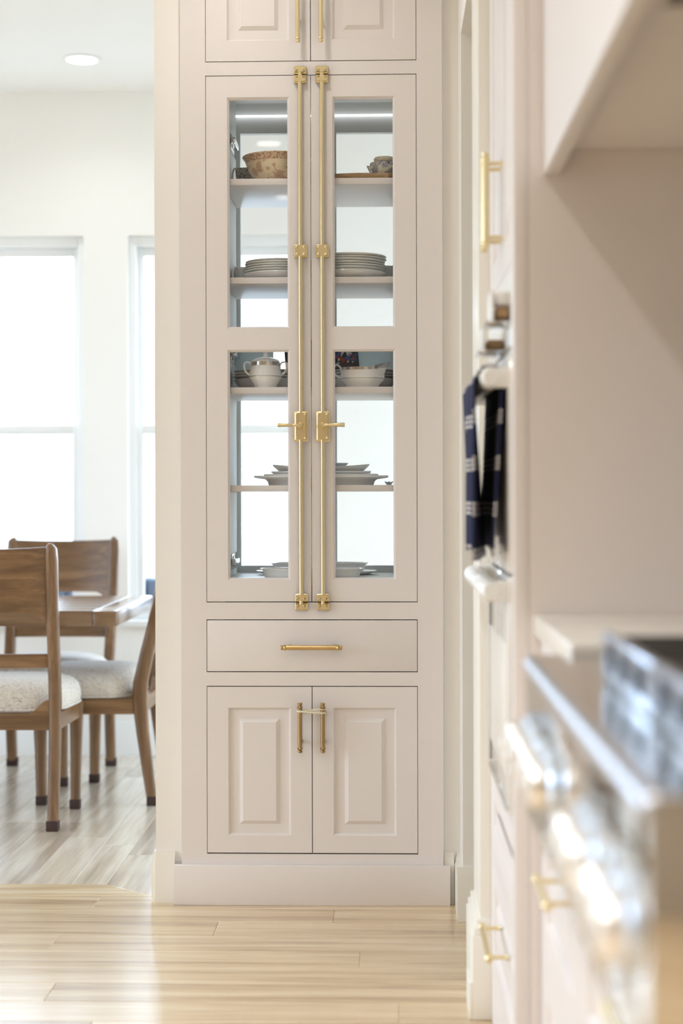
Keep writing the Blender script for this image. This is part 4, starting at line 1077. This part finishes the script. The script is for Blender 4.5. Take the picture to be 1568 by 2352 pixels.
# ------------------------------------------------------------------ base cabinets, counter, rangetop
XB = 0.273; RY0, RY1 = 1.235, 2.31
mpb = lambda u, v, w: (XB - w, u, v)
def drawers(root, u0, u1, rows, pullx=True):
    for v0, v1 in rows:
        b = bmesh.new(); door_mesh(b, mpb, u0, u1, v0, v1, 0.019, 0.055, [(v0 + 0.052, v1 - 0.052)], RAISED); d = obj('drawer', b, M['cab'], root)
        if v1 < 0.9: b = bmesh.new(); bar_pull(b, mpb, ((u0 + u1) / 2 - 0.105, v1 - 0.066), 0.185, 'u', stand=0.036, inset=0.022); obj('pull', b, M['brass'], d)
def base_cab(label, u0, u1, top, rows):
    t = thing('base_cabinet', label, 'cabinet', (XB + 0.3, (u0 + u1) / 2, 0))
    b = bmesh.new(); box(b, XB + 0.021, XR - 0.002, u0, u1, 0.1, top); box(b, XB + 0.07, XR - 0.002, u0, u1, 0.0, 0.1); obj('carcass', b, M['cab'], t)
    b = bmesh.new()
    for a, e in ((u0, u0 + 0.035), (u1 - 0.035, u1)): box(b, XB, XB + 0.02, a, e, 0.1, top)
    v = [0.1] + [q for r in rows for q in r] + [top]
    for k in range(0, len(v), 2):
        if v[k + 1] - v[k] > 0.004: box(b, XB, XB + 0.02, u0 + 0.035, u1 - 0.035, v[k] + 0.001, v[k + 1] - 0.001)
    obj('face_frame', b, M['cab'], t)
    drawers(t, u0 + 0.036, u1 - 0.036, rows)
    return t
base_cab('cream drawer cabinet between the oven tower and the rangetop', RY1 + 0.002, TY0 - 0.002, 0.935, [(0.12, 0.37), (0.39, 0.64), (0.66, 0.91)])
base_cab('cream drawer cabinet under the rangetop', RY0, RY1, 0.735, [(0.12, 0.40), (0.42, 0.70)])
base_cab('cream drawer cabinet on the camera side of the rangetop', 0.35, RY0 - 0.002, 0.935, [(0.12, 0.37), (0.39, 0.64), (0.66, 0.91)])
for u0, u1, lb in ((RY1 + 0.003, TY0 - 0.001, 'pale quartz worktop beside the oven tower'), (0.35, RY0 - 0.003, 'pale quartz worktop on the camera side of the rangetop')):
    b = bmesh.new(); box(b, 0.261, XR - 0.001, u0, u1, 0.9365, 0.975, 0.004, 3); tag(obj('worktop', b, M['quartz']), lb, 'worktop')

XF = 0.197
rt = thing('gas_rangetop', 'polished steel gas rangetop with a long row of knobs', 'cooktop', (0.5, (RY0 + RY1) / 2, 0.737))
b = bmesh.new(); box(b, XF, XR - 0.05, RY0, RY1, 0.737, 0.957, 0.003); obj('body', b, M['steel'], rt)
b = bmesh.new(); box(b, XF + 0.012, XR - 0.052, RY0 + 0.002, RY1 - 0.002, 0.9572, 0.9602); obj('top_plate', b, M['brushed'], rt)
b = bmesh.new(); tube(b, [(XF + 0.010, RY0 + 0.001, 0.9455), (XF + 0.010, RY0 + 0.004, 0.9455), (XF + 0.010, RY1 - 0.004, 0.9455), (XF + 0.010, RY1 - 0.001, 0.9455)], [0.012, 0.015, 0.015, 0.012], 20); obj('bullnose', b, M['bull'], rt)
KZ = 0.848
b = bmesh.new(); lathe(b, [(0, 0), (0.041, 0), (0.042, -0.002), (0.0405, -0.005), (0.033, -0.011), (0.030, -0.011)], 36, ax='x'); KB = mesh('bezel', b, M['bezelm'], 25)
b = bmesh.new()
lathe(b, [(0.028, -0.006), (0.0305, -0.010), (0.0300, -0.028), (0.028, -0.032), (0.023, -0.034), (0, -0.0345)], 36, ax='x')
lathe(b, [(0, -0.030), (0.0065, -0.033), (0.0065, -0.040), (0.0045, -0.042), (0, -0.0425)], 16, ax='x'); KK = mesh('knob', b, M['knob'])
for y_ in (2.218, 2.125, 2.0, 1.909, 1.60, 1.518, 1.384, 1.291):
    o = obj('knob', KK, None, rt); o.location = (XF, y_, KZ); o.matrix_parent_inverse = Matrix.Translation(-Vector(rt.location))
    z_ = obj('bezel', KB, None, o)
# burners and grates
GY = [(1.26, 1.62), (1.63, 1.99)]
for k, (g0, g1) in enumerate(GY + [(2.0, 2.0)][:0]):
    b = bmesh.new(); x0_, x1_ = 0.263, 0.80
    sides = []
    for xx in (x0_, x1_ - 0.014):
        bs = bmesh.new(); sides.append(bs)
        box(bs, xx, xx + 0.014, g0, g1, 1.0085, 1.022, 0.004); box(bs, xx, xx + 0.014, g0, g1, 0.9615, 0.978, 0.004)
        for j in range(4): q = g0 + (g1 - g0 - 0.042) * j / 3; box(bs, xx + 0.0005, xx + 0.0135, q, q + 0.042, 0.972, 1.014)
    for yy in (g0, g1 - 0.014): box(b, x0_ + 0.013, x1_ - 0.013, yy, yy + 0.014, 0.998, 1.016, 0.003)
    for j in range(1, 6): q = g0 + (g1 - g0) * j / 6; box(b, x0_ + 0.01, x1_ - 0.01, q - 0.005, q + 0.005, 1.001, 1.015, 0.002)
    box(b, (x0_ + x1_) / 2 - 0.006, (x0_ + x1_) / 2 + 0.006, g0, g1, 0.998, 1.015, 0.002)
    gr_ = obj('grate', b, M['iron'], rt)
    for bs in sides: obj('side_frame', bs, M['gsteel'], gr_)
    b = bmesh.new(); box(b, x0_ + 0.0145, x0_ + 0.017, g0 + 0.015, g1 - 0.015, 0.9605, 1.0005); obj('inner_liner', b, M['black'], gr_)  # black sheet added to paint the shade inside the slots
    for xx in (0.40, 0.66):
        b = bmesh.new(); lathe(b, [(0, 0.9605), (0.05, 0.9605), (0.05, 0.972), (0.042, 0.978), (0.042, 0.984), (0.03, 0.989), (0, 0.99)], 28, c=(xx, (g0 + g1) / 2, 0)); obj('burner', b, M['iron'], rt)

# ------------------------------------------------------------------ hood
HX = 0.28; HZ = 1.761; HY0, HY1 = 1.0, TY0 - 0.002
hd = thing('range_hood', 'large plain cream range hood over the rangetop', 'range hood', (0.55, (HY0 + HY1) / 2, HZ))
b = bmesh.new()
box(b, HX, HX + 0.028, HY0, HY1, HZ, CEIL - 0.004, 0.001); box(b, HX + 0.028, XR - 0.002, HY0, HY0 + 0.028, HZ, CEIL - 0.004)
box(b, HX + 0.028, XR - 0.002, HY1 - 0.004, HY1, HZ + 0.047, CEIL - 0.004)
obj('shell', b, M['cab'], hd)
b = bmesh.new(); box(b, HX + 0.028, 0.352, HY0 + 0.028, HY1 - 0.004, HZ + 0.047, HZ + 0.06); box(b, 0.352, XR - 0.002, 2.06, HY1 - 0.004, HZ + 0.047, HZ + 0.06); box(b, 0.86, XR - 0.002, HY0 + 0.028, 2.06, HZ + 0.047, HZ + 0.06); obj('soffit', b, M['cab'], hd)
b = bmesh.new(); box(b, 0.352, 0.86, HY0 + 0.03, 2.06, HZ + 0.058, HZ + 0.075); obj('filter_housing', b, M['iron'], hd)
n = 12
for k in range(n):
    b = bmesh.new(); q = HY0 + 0.04 + (2.05 - HY0 - 0.05) * k / n; box(b, 0.36, 0.85, q, q + 0.05, HZ + 0.050, HZ + 0.058, 0.002); obj('filter_baffle', b, M['iron'], hd)
